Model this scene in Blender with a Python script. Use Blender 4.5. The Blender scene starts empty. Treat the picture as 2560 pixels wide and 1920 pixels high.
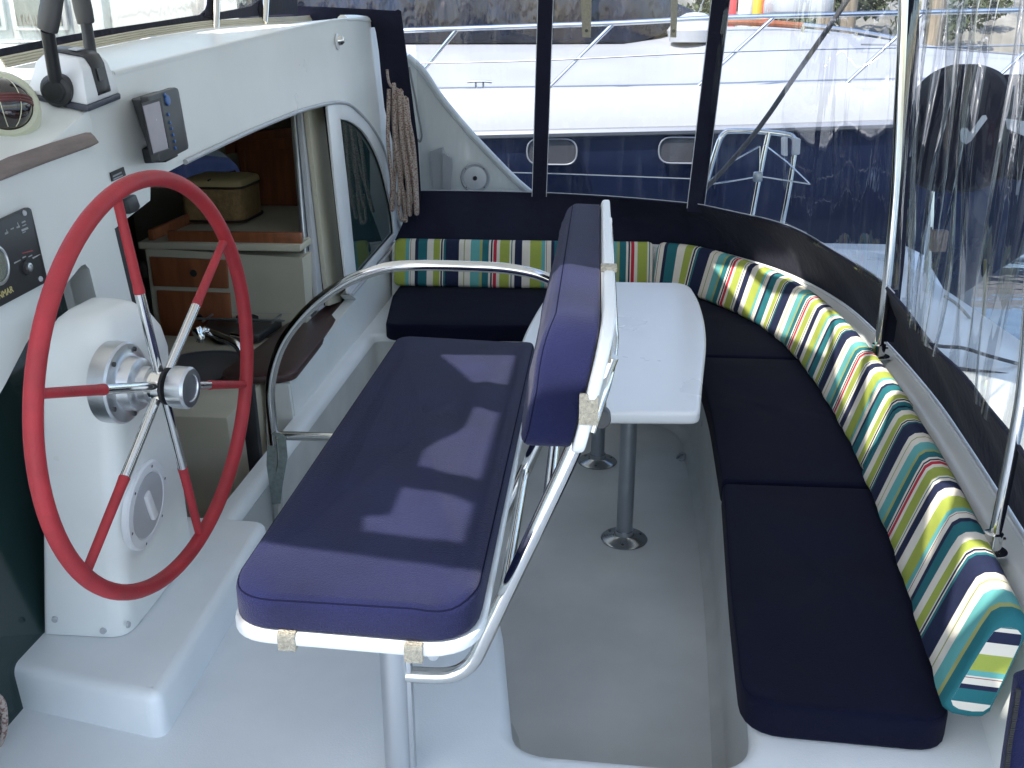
import bpy, bmesh, math, random
from mathutils import Vector, Matrix
from mathutils.geometry import tessellate_polygon, delaunay_2d_cdt
random.seed(7)
S = bpy.context.scene
COL = S.collection
V = Vector

# ------------------------------------------------------------------ camera
cam_data = bpy.data.cameras.new('camera')
cam_data.sensor_width = 36.0
cam_data.lens = 34.324
cam_data.clip_start = 0.02
cam_data.clip_end = 4000.0
cam = bpy.data.objects.new('camera', cam_data)
COL.objects.link(cam)
cam.location = (0.0, 0.0, 1.70)
cam.rotation_euler = (1.23046, 0.0, 0.08482)
S.camera = cam

# ------------------------------------------------------------------ light
SUN_DIR = V((0.36, 0.50, -0.79)).normalized()      # the way the sunlight travels
world = bpy.data.worlds.new('World')
S.world = world
world.use_nodes = True
wn = world.node_tree
for n in list(wn.nodes):
    wn.nodes.remove(n)
wo = wn.nodes.new('ShaderNodeOutputWorld')
wb = wn.nodes.new('ShaderNodeBackground')
ws = wn.nodes.new('ShaderNodeTexSky')
ws.sky_type = 'NISHITA'
ws.sun_disc = False
ws.sun_elevation = math.asin(-SUN_DIR.z)
ws.sun_rotation = math.atan2(-SUN_DIR.x, -SUN_DIR.y)
ws.air_density = 1.0
ws.dust_density = 1.5
ws.ozone_density = 1.2
wb.inputs['Strength'].default_value = 0.15
wn.links.new(ws.outputs[0], wb.inputs[0])
wn.links.new(wb.outputs[0], wo.inputs[0])
sun_data = bpy.data.lights.new('sun', 'SUN')
sun_data.energy = 2.8
sun_data.angle = math.radians(0.6)
sun_data.color = (1.0, 0.95, 0.86)
sun = bpy.data.objects.new('sun', sun_data)
COL.objects.link(sun)
sun.rotation_euler = SUN_DIR.to_track_quat('-Z', 'Y').to_euler()
sun.location = (0, 0, 30)
S.view_settings.view_transform = 'Standard'
S.view_settings.look = 'None'
S.view_settings.gamma = 1.0
S.view_settings.use_curve_mapping = False
S.view_settings.exposure = 1.70
S.render.engine = 'CYCLES'
S.cycles.max_bounces = 12
S.cycles.transparent_max_bounces = 24
S.cycles.diffuse_bounces = 5
S.cycles.sample_clamp_indirect = 6.0
S.cycles.use_denoising = True

# ------------------------------------------------------------------ materials
MATS = {}
def nodes_of(name):
    m = bpy.data.materials.new(name)
    m.use_nodes = True
    t = m.node_tree
    b = t.nodes.get('Principled BSDF')
    MATS[name] = m
    return m, t, b
def mat(name, col, rough=0.5, metal=0.0, var=0.0, vscale=6.0, bump=0.0, bscale=60.0, spec=0.5, sheen=0.0, coat=0.0, stretch=None, col2=None, detail=4.0, bdist=0.01):
    m, t, b = nodes_of(name)
    b.inputs['Base Color'].default_value = (*col, 1)
    b.inputs['Roughness'].default_value = rough
    b.inputs['Metallic'].default_value = metal
    b.inputs['Specular IOR Level'].default_value = spec
    if sheen:
        b.inputs['Sheen Weight'].default_value = sheen
        b.inputs['Sheen Roughness'].default_value = 0.5
    if coat:
        b.inputs['Coat Weight'].default_value = coat
    tc = t.nodes.new('ShaderNodeTexCoord')
    mp = t.nodes.new('ShaderNodeMapping')
    t.links.new(tc.outputs['Object'], mp.inputs[0])
    if stretch:
        mp.inputs['Scale'].default_value = stretch
    if var:
        n = t.nodes.new('ShaderNodeTexNoise')
        n.inputs['Scale'].default_value = vscale
        n.inputs['Detail'].default_value = detail
        t.links.new(mp.outputs[0], n.inputs['Vector'])
        r = t.nodes.new('ShaderNodeValToRGB')
        c2 = col2 if col2 else tuple(max(0, c * (1 - var)) for c in col)
        c1 = col if col2 else tuple(min(1, c * (1 + var * 0.6)) for c in col)
        r.color_ramp.elements[0].position = 0.32
        r.color_ramp.elements[1].position = 0.68
        r.color_ramp.elements[0].color = (*c2, 1)
        r.color_ramp.elements[1].color = (*c1, 1)
        t.links.new(n.outputs['Fac'], r.inputs[0])
        t.links.new(r.outputs[0], b.inputs['Base Color'])
        rr = t.nodes.new('ShaderNodeMapRange')
        rr.inputs['To Min'].default_value = max(0.02, rough - 0.08)
        rr.inputs['To Max'].default_value = min(1, rough + 0.10)
        t.links.new(n.outputs['Fac'], rr.inputs['Value'])
        t.links.new(rr.outputs[0], b.inputs['Roughness'])
    if bump:
        n2 = t.nodes.new('ShaderNodeTexNoise')
        n2.inputs['Scale'].default_value = bscale
        n2.inputs['Detail'].default_value = 3.0
        t.links.new(mp.outputs[0], n2.inputs['Vector'])
        bp = t.nodes.new('ShaderNodeBump')
        bp.inputs['Strength'].default_value = bump
        bp.inputs['Distance'].default_value = bdist
        t.links.new(n2.outputs['Fac'], bp.inputs['Height'])
        t.links.new(bp.outputs[0], b.inputs['Normal'])
    return m
GEL = mat('gelcoat', (0.74, 0.76, 0.74), 0.30, var=0.05, vscale=3.0, bump=0.03, bscale=9)
DECK = mat('deck_gelcoat', (0.72, 0.75, 0.76), 0.42, var=0.06, vscale=4.0, bump=0.10, bscale=260)
NONSKID = mat('grey_nonskid', (0.58, 0.60, 0.60), 0.62, var=0.14, vscale=2.2, bump=0.25, bscale=420)
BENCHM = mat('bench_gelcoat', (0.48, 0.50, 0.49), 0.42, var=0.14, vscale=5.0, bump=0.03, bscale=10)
BOARD = mat('white_board', (0.80, 0.81, 0.80), 0.35, var=0.03)
TABLEM = mat('table_white', (0.78, 0.79, 0.79), 0.28, var=0.03, vscale=3)
STEEL = mat('polished_steel', (0.72, 0.72, 0.70), 0.10, metal=1.0, var=0.05, vscale=12)
SATIN = mat('satin_aluminium', (0.62, 0.64, 0.66), 0.32, metal=1.0, var=0.06, vscale=30, stretch=(1, 1, 0.05))
LEGM = mat('anodised_leg', (0.34, 0.37, 0.40), 0.38, metal=0.85, var=0.05, vscale=20)
RED = mat('red_leather', (0.36, 0.022, 0.030), 0.55, var=0.18, vscale=18, bump=0.15, bscale=300)
BLACKP = mat('black_plastic', (0.016, 0.017, 0.020), 0.42, var=0.1)
DARKG = mat('dark_grey_plastic', (0.05, 0.052, 0.055), 0.45, var=0.1)
RUB = mat('black_rubber', (0.012, 0.012, 0.014), 0.6)
CREAM = mat('cream_plastic', (0.60, 0.60, 0.45), 0.35, var=0.05)
WHITEP = mat('white_plastic', (0.74, 0.75, 0.76), 0.32, var=0.03)
GREYP = mat('grey_plastic', (0.45, 0.46, 0.48), 0.4, var=0.05)
TEAK = mat('weathered_teak', (0.23, 0.18, 0.16), 0.65, var=0.3, vscale=9, stretch=(4, 0.6, 4), bump=0.2, bscale=40)
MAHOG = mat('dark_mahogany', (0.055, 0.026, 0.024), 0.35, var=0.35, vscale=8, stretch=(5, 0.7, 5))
CHERRY = mat('cherry_wood', (0.26, 0.085, 0.035), 0.35, var=0.28, vscale=6, stretch=(5, 5, 0.7))
WICKER = mat('woven_tan', (0.30, 0.19, 0.08), 0.7, var=0.25, vscale=40, bump=0.5, bscale=150)
PIPE = mat('dark_piping', (0.03, 0.016, 0.010), 0.6)
CREAMW = mat('cream_lining', (0.50, 0.47, 0.37), 0.6, var=0.06)
SINKM = mat('sink_grey', (0.10, 0.11, 0.12), 0.35, metal=0.3)
NAVY = mat('navy_canvas_cushion', (0.0100, 0.0125, 0.050), 0.9, var=0.22, vscale=7, bump=0.35, bscale=380, spec=0.12, sheen=0.09)
NAVYD = mat('navy_seat_fabric', (0.003, 0.004, 0.016), 0.85, var=0.2, vscale=5, bump=0.35, bscale=380, spec=0.12, sheen=0.02)
CANVAS = mat('navy_canvas', (0.012, 0.0135, 0.029), 0.80, var=0.25, vscale=4, bump=0.35, bscale=30, spec=0.15, sheen=0.05)
THREAD = mat('navy_thread', (0.006, 0.007, 0.022), 0.95, spec=0.05)
WEB = mat('beige_webbing', (0.52, 0.47, 0.37), 0.85, var=0.25, vscale=160, bump=0.8, bscale=260)
TANWEB = mat('tan_webbing', (0.36, 0.34, 0.27), 0.85, var=0.2, vscale=90, bump=0.4, bscale=200)
GREYWEB = mat('grey_green_webbing', (0.20, 0.24, 0.23), 0.85, var=0.2, vscale=80)
HULLN = mat('navy_hull_paint', (0.014, 0.021, 0.052), 0.10, var=0.1, coat=0.6)
YACHTW = mat('yacht_white', (0.35, 0.36, 0.38), 0.25, var=0.03)
YACHTD = mat('yacht_deck', (0.32, 0.33, 0.355), 0.5, var=0.05, vscale=2)
RUBRAIL = mat('rub_rail_grey', (0.30, 0.31, 0.33), 0.3, metal=0.6)
PORTG = mat('porthole_glass', (0.04, 0.04, 0.045), 0.08, coat=0.5)
GOLD = mat('gold_print', (0.60, 0.52, 0.22), 0.5)
GREYPR = mat('grey_print', (0.30, 0.31, 0.32), 0.6)
REDPR = mat('red_print', (0.28, 0.05, 0.05), 0.6)
PALEPR = mat('pale_print', (0.50, 0.52, 0.55), 0.6)
BLUEB = mat('blue_keys', (0.02, 0.10, 0.32), 0.35)
LCD = mat('lcd_screen', (0.30, 0.28, 0.31), 0.22, var=0.08, vscale=14)
ORANGE = mat('orange_rubber', (0.62, 0.10, 0.04), 0.6)
YELLOW = mat('yellow_plastic', (0.70, 0.42, 0.05), 0.5)
REDP = mat('red_plastic', (0.60, 0.06, 0.06), 0.5)
WOODP = mat('piling_wood', (0.22, 0.18, 0.13), 0.8, var=0.4, vscale=5, stretch=(6, 6, 0.5))
DOCKM = mat('dock_planks', (0.36, 0.35, 0.33), 0.8, var=0.2, vscale=6)
STONE = mat('far_bank', (0.22, 0.21, 0.18), 0.9, var=0.5, vscale=0.25)
LEAF = mat('bank_shrub', (0.06, 0.075, 0.035), 0.9, var=0.5, vscale=3)
GROMMET = mat('brass_hole', (0.05, 0.05, 0.05), 0.5)
def brass():
    return mat('brass', (0.6, 0.45, 0.2), 0.3, metal=1)
def rope_mat():
    m, t, b = nodes_of('flecked_rope')
    tc = t.nodes.new('ShaderNodeTexCoord')
    n = t.nodes.new('ShaderNodeTexNoise')
    n.inputs['Scale'].default_value = 150
    n.inputs['Detail'].default_value = 1
    t.links.new(tc.outputs['Object'], n.inputs['Vector'])
    r = t.nodes.new('ShaderNodeValToRGB')
    r.color_ramp.elements[0].position = 0.40
    r.color_ramp.elements[0].color = (0.20, 0.105, 0.09, 1)
    r.color_ramp.elements[1].position = 0.50
    r.color_ramp.elements[1].color = (0.40, 0.34, 0.30, 1)
    t.links.new(n.outputs['Fac'], r.inputs[0])
    t.links.new(r.outputs[0], b.inputs['Base Color'])
    b.inputs['Roughness'].default_value = 0.85
    bp = t.nodes.new('ShaderNodeBump')
    bp.inputs['Strength'].default_value = 0.6
    bp.inputs['Distance'].default_value = 0.004
    t.links.new(n.outputs['Fac'], bp.inputs['Height'])
    t.links.new(bp.outputs[0], b.inputs['Normal'])
    return m
ROPE = rope_mat()
GREYROPE = mat('grey_line', (0.30, 0.30, 0.29), 0.85, bump=0.5, bscale=200)
def stripe_mat():
    m, t, b = nodes_of('awning_stripe')
    navy, white, green, turq = (0.012, 0.017, 0.048), (0.64, 0.60, 0.52), (0.30, 0.35, 0.065), (0.11, 0.34, 0.33)
    teal, olive, crim, maroon = (0.016, 0.125, 0.145), (0.30, 0.32, 0.12), (0.45, 0.02, 0.045), (0.20, 0.03, 0.05)
    seq = [(green, 100), (turq, 30), (white, 9), (maroon, 9), (white, 35), (navy, 30), (teal, 80), (white, 60), (green, 55), (white, 10),
           (navy, 15), (white, 9), (teal, 20), (navy, 120), (white, 40), (olive, 12), (white, 50), (turq, 85), (olive, 20), (teal, 60),
           (white, 20), (navy, 15), (white, 10), (crim, 28), (white, 25), (green, 90), (white, 12), (teal, 10), (white, 25), (navy, 65), (white, 75)]
    tot = sum(w for c, w in seq)
    uv = t.nodes.new('ShaderNodeUVMap')
    sep = t.nodes.new('ShaderNodeSeparateXYZ')
    t.links.new(uv.outputs[0], sep.inputs[0])
    fr = t.nodes.new('ShaderNodeMath')
    fr.operation = 'FRACT'
    t.links.new(sep.outputs['X'], fr.inputs[0])
    r = t.nodes.new('ShaderNodeValToRGB')
    r.color_ramp.interpolation = 'CONSTANT'
    els = r.color_ramp.elements
    els.remove(els[1])
    els[0].position = 0.0
    els[0].color = (*seq[0][0], 1)
    acc = seq[0][1]
    for c, w in seq[1:]:
        e = els.new(acc / tot)
        e.color = (*c, 1)
        acc += w
    t.links.new(fr.outputs[0], r.inputs[0])
    t.links.new(r.outputs[0], b.inputs['Base Color'])
    b.inputs['Roughness'].default_value = 0.8
    b.inputs['Specular IOR Level'].default_value = 0.25
    tc = t.nodes.new('ShaderNodeTexCoord')
    n1 = t.nodes.new('ShaderNodeTexNoise')
    n1.inputs['Scale'].default_value = 420
    n2 = t.nodes.new('ShaderNodeTexNoise')
    n2.inputs['Scale'].default_value = 11
    for n in (n1, n2):
        t.links.new(tc.outputs['Object'], n.inputs['Vector'])
    b1 = t.nodes.new('ShaderNodeBump')
    b1.inputs['Strength'].default_value = 0.3
    b1.inputs['Distance'].default_value = 0.002
    t.links.new(n1.outputs['Fac'], b1.inputs['Height'])
    b2 = t.nodes.new('ShaderNodeBump')
    b2.inputs['Strength'].default_value = 0.4
    b2.inputs['Distance'].default_value = 0.02
    t.links.new(n2.outputs['Fac'], b2.inputs['Height'])
    t.links.new(b1.outputs[0], b2.inputs['Normal'])
    t.links.new(b2.outputs[0], b.inputs['Normal'])
    return m
STRIPE = stripe_mat()
def vinyl(name, wob, streak, tint=(0.79, 0.805, 0.82), gl=0.10, stretch=(7, 7, 0.7), det=4):
    m, t, b = nodes_of(name)
    t.nodes.remove(b)
    out = t.nodes.get('Material Output')
    tc = t.nodes.new('ShaderNodeTexCoord')
    mp = t.nodes.new('ShaderNodeMapping')
    mp.inputs['Scale'].default_value = stretch
    t.links.new(tc.outputs['Object'], mp.inputs[0])
    n = t.nodes.new('ShaderNodeTexNoise')
    n.inputs['Scale'].default_value = 1.6
    n.inputs['Detail'].default_value = min(det, 3)
    n.inputs['Distortion'].default_value = 0.6
    t.links.new(mp.outputs[0], n.inputs['Vector'])
    bp = t.nodes.new('ShaderNodeBump')
    bp.inputs['Strength'].default_value = wob
    bp.inputs['Distance'].default_value = 0.05
    t.links.new(n.outputs['Fac'], bp.inputs['Height'])
    tr = t.nodes.new('ShaderNodeBsdfTransparent')
    tr.inputs[0].default_value = (*tint, 1)
    g = t.nodes.new('ShaderNodeBsdfGlossy')
    g.inputs['Roughness'].default_value = 0.03
    t.links.new(bp.outputs[0], g.inputs['Normal'])
    lw = t.nodes.new('ShaderNodeLayerWeight')
    lw.inputs['Blend'].default_value = 0.16
    t.links.new(bp.outputs[0], lw.inputs['Normal'])
    mr = t.nodes.new('ShaderNodeMapRange')
    mr.inputs['To Min'].default_value = gl * 0.5
    mr.inputs['To Max'].default_value = min(1, gl * 5)
    t.links.new(lw.outputs['Fresnel'], mr.inputs['Value'])
    mx = t.nodes.new('ShaderNodeMixShader')
    t.links.new(mr.outputs[0], mx.inputs[0])
    t.links.new(tr.outputs[0], mx.inputs[1])
    t.links.new(g.outputs[0], mx.inputs[2])
    # milky streaks scratched into the vinyl
    n3 = t.nodes.new('ShaderNodeTexNoise')
    n3.inputs['Scale'].default_value = 3.2
    n3.inputs['Detail'].default_value = det
    n3.inputs['Roughness'].default_value = 0.5
    n3.inputs['Distortion'].default_value = 1.0
    t.links.new(mp.outputs[0], n3.inputs['Vector'])
    r = t.nodes.new('ShaderNodeMapRange')
    r.inputs['From Min'].default_value = 0.52
    r.inputs['From Max'].default_value = 0.80
    r.inputs['To Min'].default_value = 0.006
    r.inputs['To Max'].default_value = streak
    r.clamp = True
    t.links.new(n3.outputs['Fac'], r.inputs['Value'])
    d = t.nodes.new('ShaderNodeBsdfTranslucent')
    d.inputs[0].default_value = (0.8, 0.8, 0.78, 1)
    d2 = t.nodes.new('ShaderNodeBsdfDiffuse')
    d2.inputs[0].default_value = (0.75, 0.75, 0.73, 1)
    ad = t.nodes.new('ShaderNodeMixShader')
    t.links.new(d.outputs[0], ad.inputs[1])
    t.links.new(d2.outputs[0], ad.inputs[2])
    m2 = t.nodes.new('ShaderNodeMixShader')
    t.links.new(r.outputs[0], m2.inputs[0])
    t.links.new(mx.outputs[0], m2.inputs[1])
    t.links.new(ad.outputs[0], m2.inputs[2])
    t.links.new(m2.outputs[0], out.inputs[0])
    return m
VINYL = vinyl('clear_vinyl', 0.06, 0.06, gl=0.05)
VINYLW = vinyl('wrinkled_vinyl', 0.10, 0.14, gl=0.085, stretch=(4.5, 4.5, 0.45), det=2.5)
VINYLD = vinyl('dodger_vinyl', 0.1, 0.25, tint=(0.95, 0.94, 0.88), gl=0.06, stretch=(3, 3, 1))
def tinted():
    m, t, b = nodes_of('tinted_glass')
    t.nodes.remove(b)
    out = t.nodes.get('Material Output')
    tr = t.nodes.new('ShaderNodeBsdfTransparent')
    tr.inputs[0].default_value = (0.10, 0.17, 0.16, 1)
    g = t.nodes.new('ShaderNodeBsdfGlossy')
    g.inputs['Roughness'].default_value = 0.02
    lw = t.nodes.new('ShaderNodeFresnel')
    lw.inputs['IOR'].default_value = 1.5
    df = t.nodes.new('ShaderNodeBsdfDiffuse')
    df.inputs[0].default_value = (0.03, 0.07, 0.07, 1)
    m0 = t.nodes.new('ShaderNodeMixShader')
    m0.inputs[0].default_value = 0.5
    t.links.new(tr.outputs[0], m0.inputs[1])
    t.links.new(df.outputs[0], m0.inputs[2])
    mx = t.nodes.new('ShaderNodeMixShader')
    t.links.new(lw.outputs[0], mx.inputs[0])
    t.links.new(m0.outputs[0], mx.inputs[1])
    t.links.new(g.outputs[0], mx.inputs[2])
    t.links.new(mx.outputs[0], out.inputs[0])
    return m
TINT = tinted()
def water_mat():
    m, t, b = nodes_of('harbour_water')
    b.inputs['Base Color'].default_value = (0.05, 0.075, 0.11, 1)
    b.inputs['Roughness'].default_value = 0.04
    tc = t.nodes.new('ShaderNodeTexCoord')
    mp = t.nodes.new('ShaderNodeMapping')
    mp.inputs['Scale'].default_value = (1, 1.6, 1)
    t.links.new(tc.outputs['Object'], mp.inputs[0])
    n = t.nodes.new('ShaderNodeTexNoise')
    n.inputs['Scale'].default_value = 0.9
    n.inputs['Detail'].default_value = 4
    t.links.new(mp.outputs[0], n.inputs['Vector'])
    bp = t.nodes.new('ShaderNodeBump')
    bp.inputs['Strength'].default_value = 0.14
    bp.inputs['Distance'].default_value = 0.10
    t.links.new(n.outputs['Fac'], bp.inputs['Height'])
    t.links.new(bp.outputs[0], b.inputs['Normal'])
    return m
WATER = water_mat()
def compass_globe():
    m, t, b = nodes_of('compass_globe')
    b.inputs['Base Color'].default_value = (0.02, 0.014, 0.014, 1)
    b.inputs['Roughness'].default_value = 0.06
    b.inputs['Coat Weight'].default_value = 0.8
    return m
GLOBE = compass_globe()
NAVYCOV = mat('navy_reflective_cover', (0.006, 0.009, 0.022), 0.22, var=0.6, vscale=2.2, bump=1.0, bscale=2.6, bdist=0.12, stretch=(1.6, 1.6, 0.7))

# ------------------------------------------------------------------ mesh helpers
def finish(name, bm, m, parent=None, ang=35, smooth=True, props=None, recalc=True):
    if recalc:
        bmesh.ops.recalc_face_normals(bm, faces=bm.faces[:])
    me = bpy.data.meshes.new(name)
    bm.to_mesh(me)
    bm.free()
    org = V((0, 0, 0))
    if parent is not None:
        p = parent
        while p is not None:
            org = org + p.location
            p = p.parent
    me.transform(Matrix.Translation(-org))
    if smooth and len(me.polygons):
        me.polygons.foreach_set('use_smooth', [True] * len(me.polygons))
        me.set_sharp_from_angle(angle=math.radians(ang))
    me.materials.append(m)
    o = bpy.data.objects.new(name, me)
    COL.objects.link(o)
    if parent is not None:
        o.parent = parent
    for k, v in (props or {}).items():
        o[k] = v
    return o
def thing(name, label, cat, loc, group=None):
    o = bpy.data.objects.new(name, None)
    o.empty_display_size = 0.05
    COL.objects.link(o)
    o.location = loc
    o['label'] = label
    o['category'] = cat
    if group:
        o['group'] = group
    return o
def single(name, bm, m, label, cat, group=None, **kw):
    o = finish(name, bm, m, None, **kw)
    # origin to the base of the object
    vs = [v.co for v in o.data.vertices]
    c = V((sum(v.x for v in vs) / len(vs), sum(v.y for v in vs) / len(vs), min(v.z for v in vs)))
    o.data.transform(Matrix.Translation(-c))
    o.location = c
    o['label'] = label
    o['category'] = cat
    if group:
        o['group'] = group
    return o
def struct(name, bm, m, **kw):
    o = finish(name, bm, m, None, **kw)
    o['kind'] = 'structure'
    return o
def fill_tris(loops):
    """triangles (indices over all points) of a flat polygon with holes"""
    pts = [p for l in loops for p in l]
    nrm = V((0, 0, 0))
    l0 = loops[0]
    for i in range(len(l0)):
        nrm += l0[i - 1].cross(l0[i])
    nrm.normalize()
    ax, ay = frame_of(nrm)
    p2 = [V((p.dot(ax), p.dot(ay))) for p in pts]
    faces, k = [], 0
    for l in loops:
        faces.append(list(range(k, k + len(l))))
        k += len(l)
    edges = []
    for f in faces:
        edges += [(f[i], f[(i + 1) % len(f)]) for i in range(len(f))]
    v2, e2, f2, ov, oe, of = delaunay_2d_cdt(p2, edges, [], 1, 1e-7)
    if len(v2) != len(pts) or any(len(o) != 1 for o in ov):
        return [tuple(t) for t in tessellate_polygon(loops)]
    def inside(c, poly):
        r = False
        for i in range(len(poly)):
            a, b = poly[i - 1], poly[i]
            if (a.y > c.y) != (b.y > c.y) and c.x < (b.x - a.x) * (c.y - a.y) / (b.y - a.y) + a.x:
                r = not r
        return r
    polys = [[p2[i] for i in f] for f in faces]
    out = []
    for f in f2:
        t = tuple(ov[i][0] for i in f)
        c = (p2[t[0]] + p2[t[1]] + p2[t[2]]) / 3
        if inside(c, polys[0]) and not any(inside(c, h) for h in polys[1:]):
            out.append(t)
    return out
def add_prism(bm, outline, off, holes=()):
    """flat polygon (3D points, may have holes) thickened by the vector off"""
    loops = [[V(p) for p in outline]] + [[V(p) for p in h] for h in holes]
    off = V(off)
    flat = [p for l in loops for p in l]
    tris = fill_tris(loops)
    a = [bm.verts.new(p) for p in flat]
    b = [bm.verts.new(p + off) for p in flat]
    for t in tris:
        try:
            bm.faces.new([a[i] for i in t])
            bm.faces.new([b[i] for i in reversed(t)])
        except ValueError:
            pass
    k = 0
    for l in loops:
        n = len(l)
        for i in range(n):
            j = (i + 1) % n
            bm.faces.new([a[k + i], a[k + j], b[k + j], b[k + i]])
        k += n
    return bm
def prism(outline, off, holes=(), bev=0.0, seg=2):
    bm = bmesh.new()
    add_prism(bm, outline, off, holes)
    if bev:
        bevel(bm, bev, seg)
    return bm
def bevel(bm, w, seg=2, ang=30):
    bmesh.ops.recalc_face_normals(bm, faces=bm.faces[:])
    es = [e for e in bm.edges if len(e.link_faces) == 2 and e.calc_face_angle(0) > math.radians(ang)]
    bmesh.ops.bevel(bm, geom=es, offset=w, segments=seg, profile=0.5, affect='EDGES', clamp_overlap=True)
    return bm
def add_box(bm, c, size, rot=None):
    mtx = Matrix.Translation(V(c)) @ (rot.to_4x4() if rot else Matrix()) @ Matrix.Diagonal((*size, 1))
    r = bmesh.ops.create_cube(bm, size=1.0, matrix=mtx)
    return bm
def box(c, size, rot=None, bev=0.0, seg=2):
    bm = bmesh.new()
    add_box(bm, c, size, rot)
    if bev:
        bevel(bm, bev, seg)
    return bm
def hexa(p8, bev=0.0, seg=2):
    """eight corners: bottom four, top four"""
    bm = bmesh.new()
    v = [bm.verts.new(p) for p in p8]
    for f in ((0, 3, 2, 1), (4, 5, 6, 7), (0, 1, 5, 4), (1, 2, 6, 5), (2, 3, 7, 6), (3, 0, 4, 7)):
        bm.faces.new([v[i] for i in f])
    if bev:
        bevel(bm, bev, seg)
    return bm
def frame_of(t, prev=None):
    t = t.normalized()
    if prev is None:
        up = V((0, 0, 1)) if abs(t.z) < 0.9 else V((1, 0, 0))
        n = t.cross(up).normalized()
    else:
        n = (prev - t * prev.dot(t)).normalized()
    return n, t.cross(n).normalized()
def add_tube(bm, path, r, seg=10, closed=False, r2=None):
    path = [V(p) for p in path]
    n = len(path)
    path = [p for i, p in enumerate(path) if i == 0 or (p - path[i - 1]).length > 1e-5]
    n = len(path)
    rings = []
    prev = None
    for i, p in enumerate(path):
        if closed:
            t = path[(i + 1) % n] - path[i - 1]
        else:
            t = path[min(i + 1, n - 1)] - path[max(i - 1, 0)]
        a, b = frame_of(t, prev)
        prev = a
        rr = r if r2 is None else r + (r2 - r) * i / max(1, n - 1)
        rings.append([bm.verts.new(p + a * (rr * math.cos(2 * math.pi * k / seg)) + b * (rr * math.sin(2 * math.pi * k / seg))) for k in range(seg)])
    for i in range(n if closed else n - 1):
        A, B = rings[i], rings[(i + 1) % n]
        for k in range(seg):
            bm.faces.new([A[k], A[(k + 1) % seg], B[(k + 1) % seg], B[k]])
    if not closed:
        bm.faces.new(rings[0][::-1])
        bm.faces.new(rings[-1])
    return bm
def tube(path, r, seg=12, closed=False, r2=None):
    return add_tube(bmesh.new(), path, r, seg, closed, r2)
def fillet(path, rad, n=6):
    path = [V(p) for p in path]
    out = [path[0]]
    for i in range(1, len(path) - 1):
        p0, p1, p2 = path[i - 1], path[i], path[i + 1]
        a, b = (p0 - p1), (p2 - p1)
        d = min(rad, a.length * 0.49, b.length * 0.49)
        s, e = p1 + a.normalized() * d, p1 + b.normalized() * d
        for k in range(n + 1):
            u = k / n
            out.append(s * (1 - u) ** 2 + p1 * (2 * u * (1 - u)) + e * u ** 2)
    out.append(path[-1])
    return out
def spline(pts, n=6, closed=False):
    pts = [V(p) for p in pts]
    m = len(pts)
    out = []
    rng = range(m if closed else m - 1)
    for i in rng:
        if closed:
            p0, p1, p2, p3 = pts[i - 1], pts[i], pts[(i + 1) % m], pts[(i + 2) % m]
        else:
            p0, p1, p2, p3 = pts[max(i - 1, 0)], pts[i], pts[i + 1], pts[min(i + 2, m - 1)]
        for k in range(n):
            u = k / n
            out.append(0.5 * ((2 * p1) + (p2 - p0) * u + (2 * p0 - 5 * p1 + 4 * p2 - p3) * u * u + (3 * p1 - p0 - 3 * p2 + p3) * u ** 3))
    if not closed:
        out.append(pts[-1])
    return out
def add_lathe(bm, prof, org, axis, seg=28):
    """prof: list of (radius, height along axis)"""
    org, axis = V(org), V(axis).normalized()
    a, b = frame_of(axis)
    rings = []
    for r, h in prof:
        if r < 1e-6:
            rings.append([bm.verts.new(org + axis * h)])
        else:
            rings.append([bm.verts.new(org + axis * h + a * (r * math.cos(2 * math.pi * k / seg)) + b * (r * math.sin(2 * math.pi * k / seg))) for k in range(seg)])
    for A, B in zip(rings, rings[1:]):
        for k in range(seg):
            j = (k + 1) % seg
            if len(A) == 1 and len(B) == 1:
                continue
            if len(A) == 1:
                bm.faces.new([A[0], B[j], B[k]])
            elif len(B) == 1:
                bm.faces.new([A[k], A[j], B[0]])
            else:
                bm.faces.new([A[k], A[j], B[j], B[k]])
    if len(rings[0]) > 1:
        bm.faces.new(rings[0][::-1])
    if len(rings[-1]) > 1:
        bm.faces.new(rings[-1])
    return bm
def lathe(prof, org, axis, seg=28):
    return add_lathe(bmesh.new(), prof, org, axis, seg)
def round2(pts, rad, n=6):
    """closed 2D polygon with rounded corners; rad one number or one per corner"""
    m = len(pts)
    rads = rad if isinstance(rad, (list, tuple)) else [rad] * m
    out = []
    for i in range(m):
        p0, p1, p2 = V((*pts[i - 1][:2], 0)), V((*pts[i][:2], 0)), V((*pts[(i + 1) % m][:2], 0))
        a, b = p0 - p1, p2 - p1
        d = min(rads[i], a.length * 0.49, b.length * 0.49)
        if d < 1e-5:
            out.append((p1.x, p1.y))
            continue
        s, e = p1 + a.normalized() * d, p1 + b.normalized() * d
        for k in range(n + 1):
            u = k / n
            q = s * (1 - u) ** 2 + p1 * (2 * u * (1 - u)) + e * u ** 2
            out.append((q.x, q.y))
    return out
def area2(p):
    return 0.5 * sum(p[i - 1][0] * p[i][1] - p[i][0] * p[i - 1][1] for i in range(len(p)))
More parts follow.
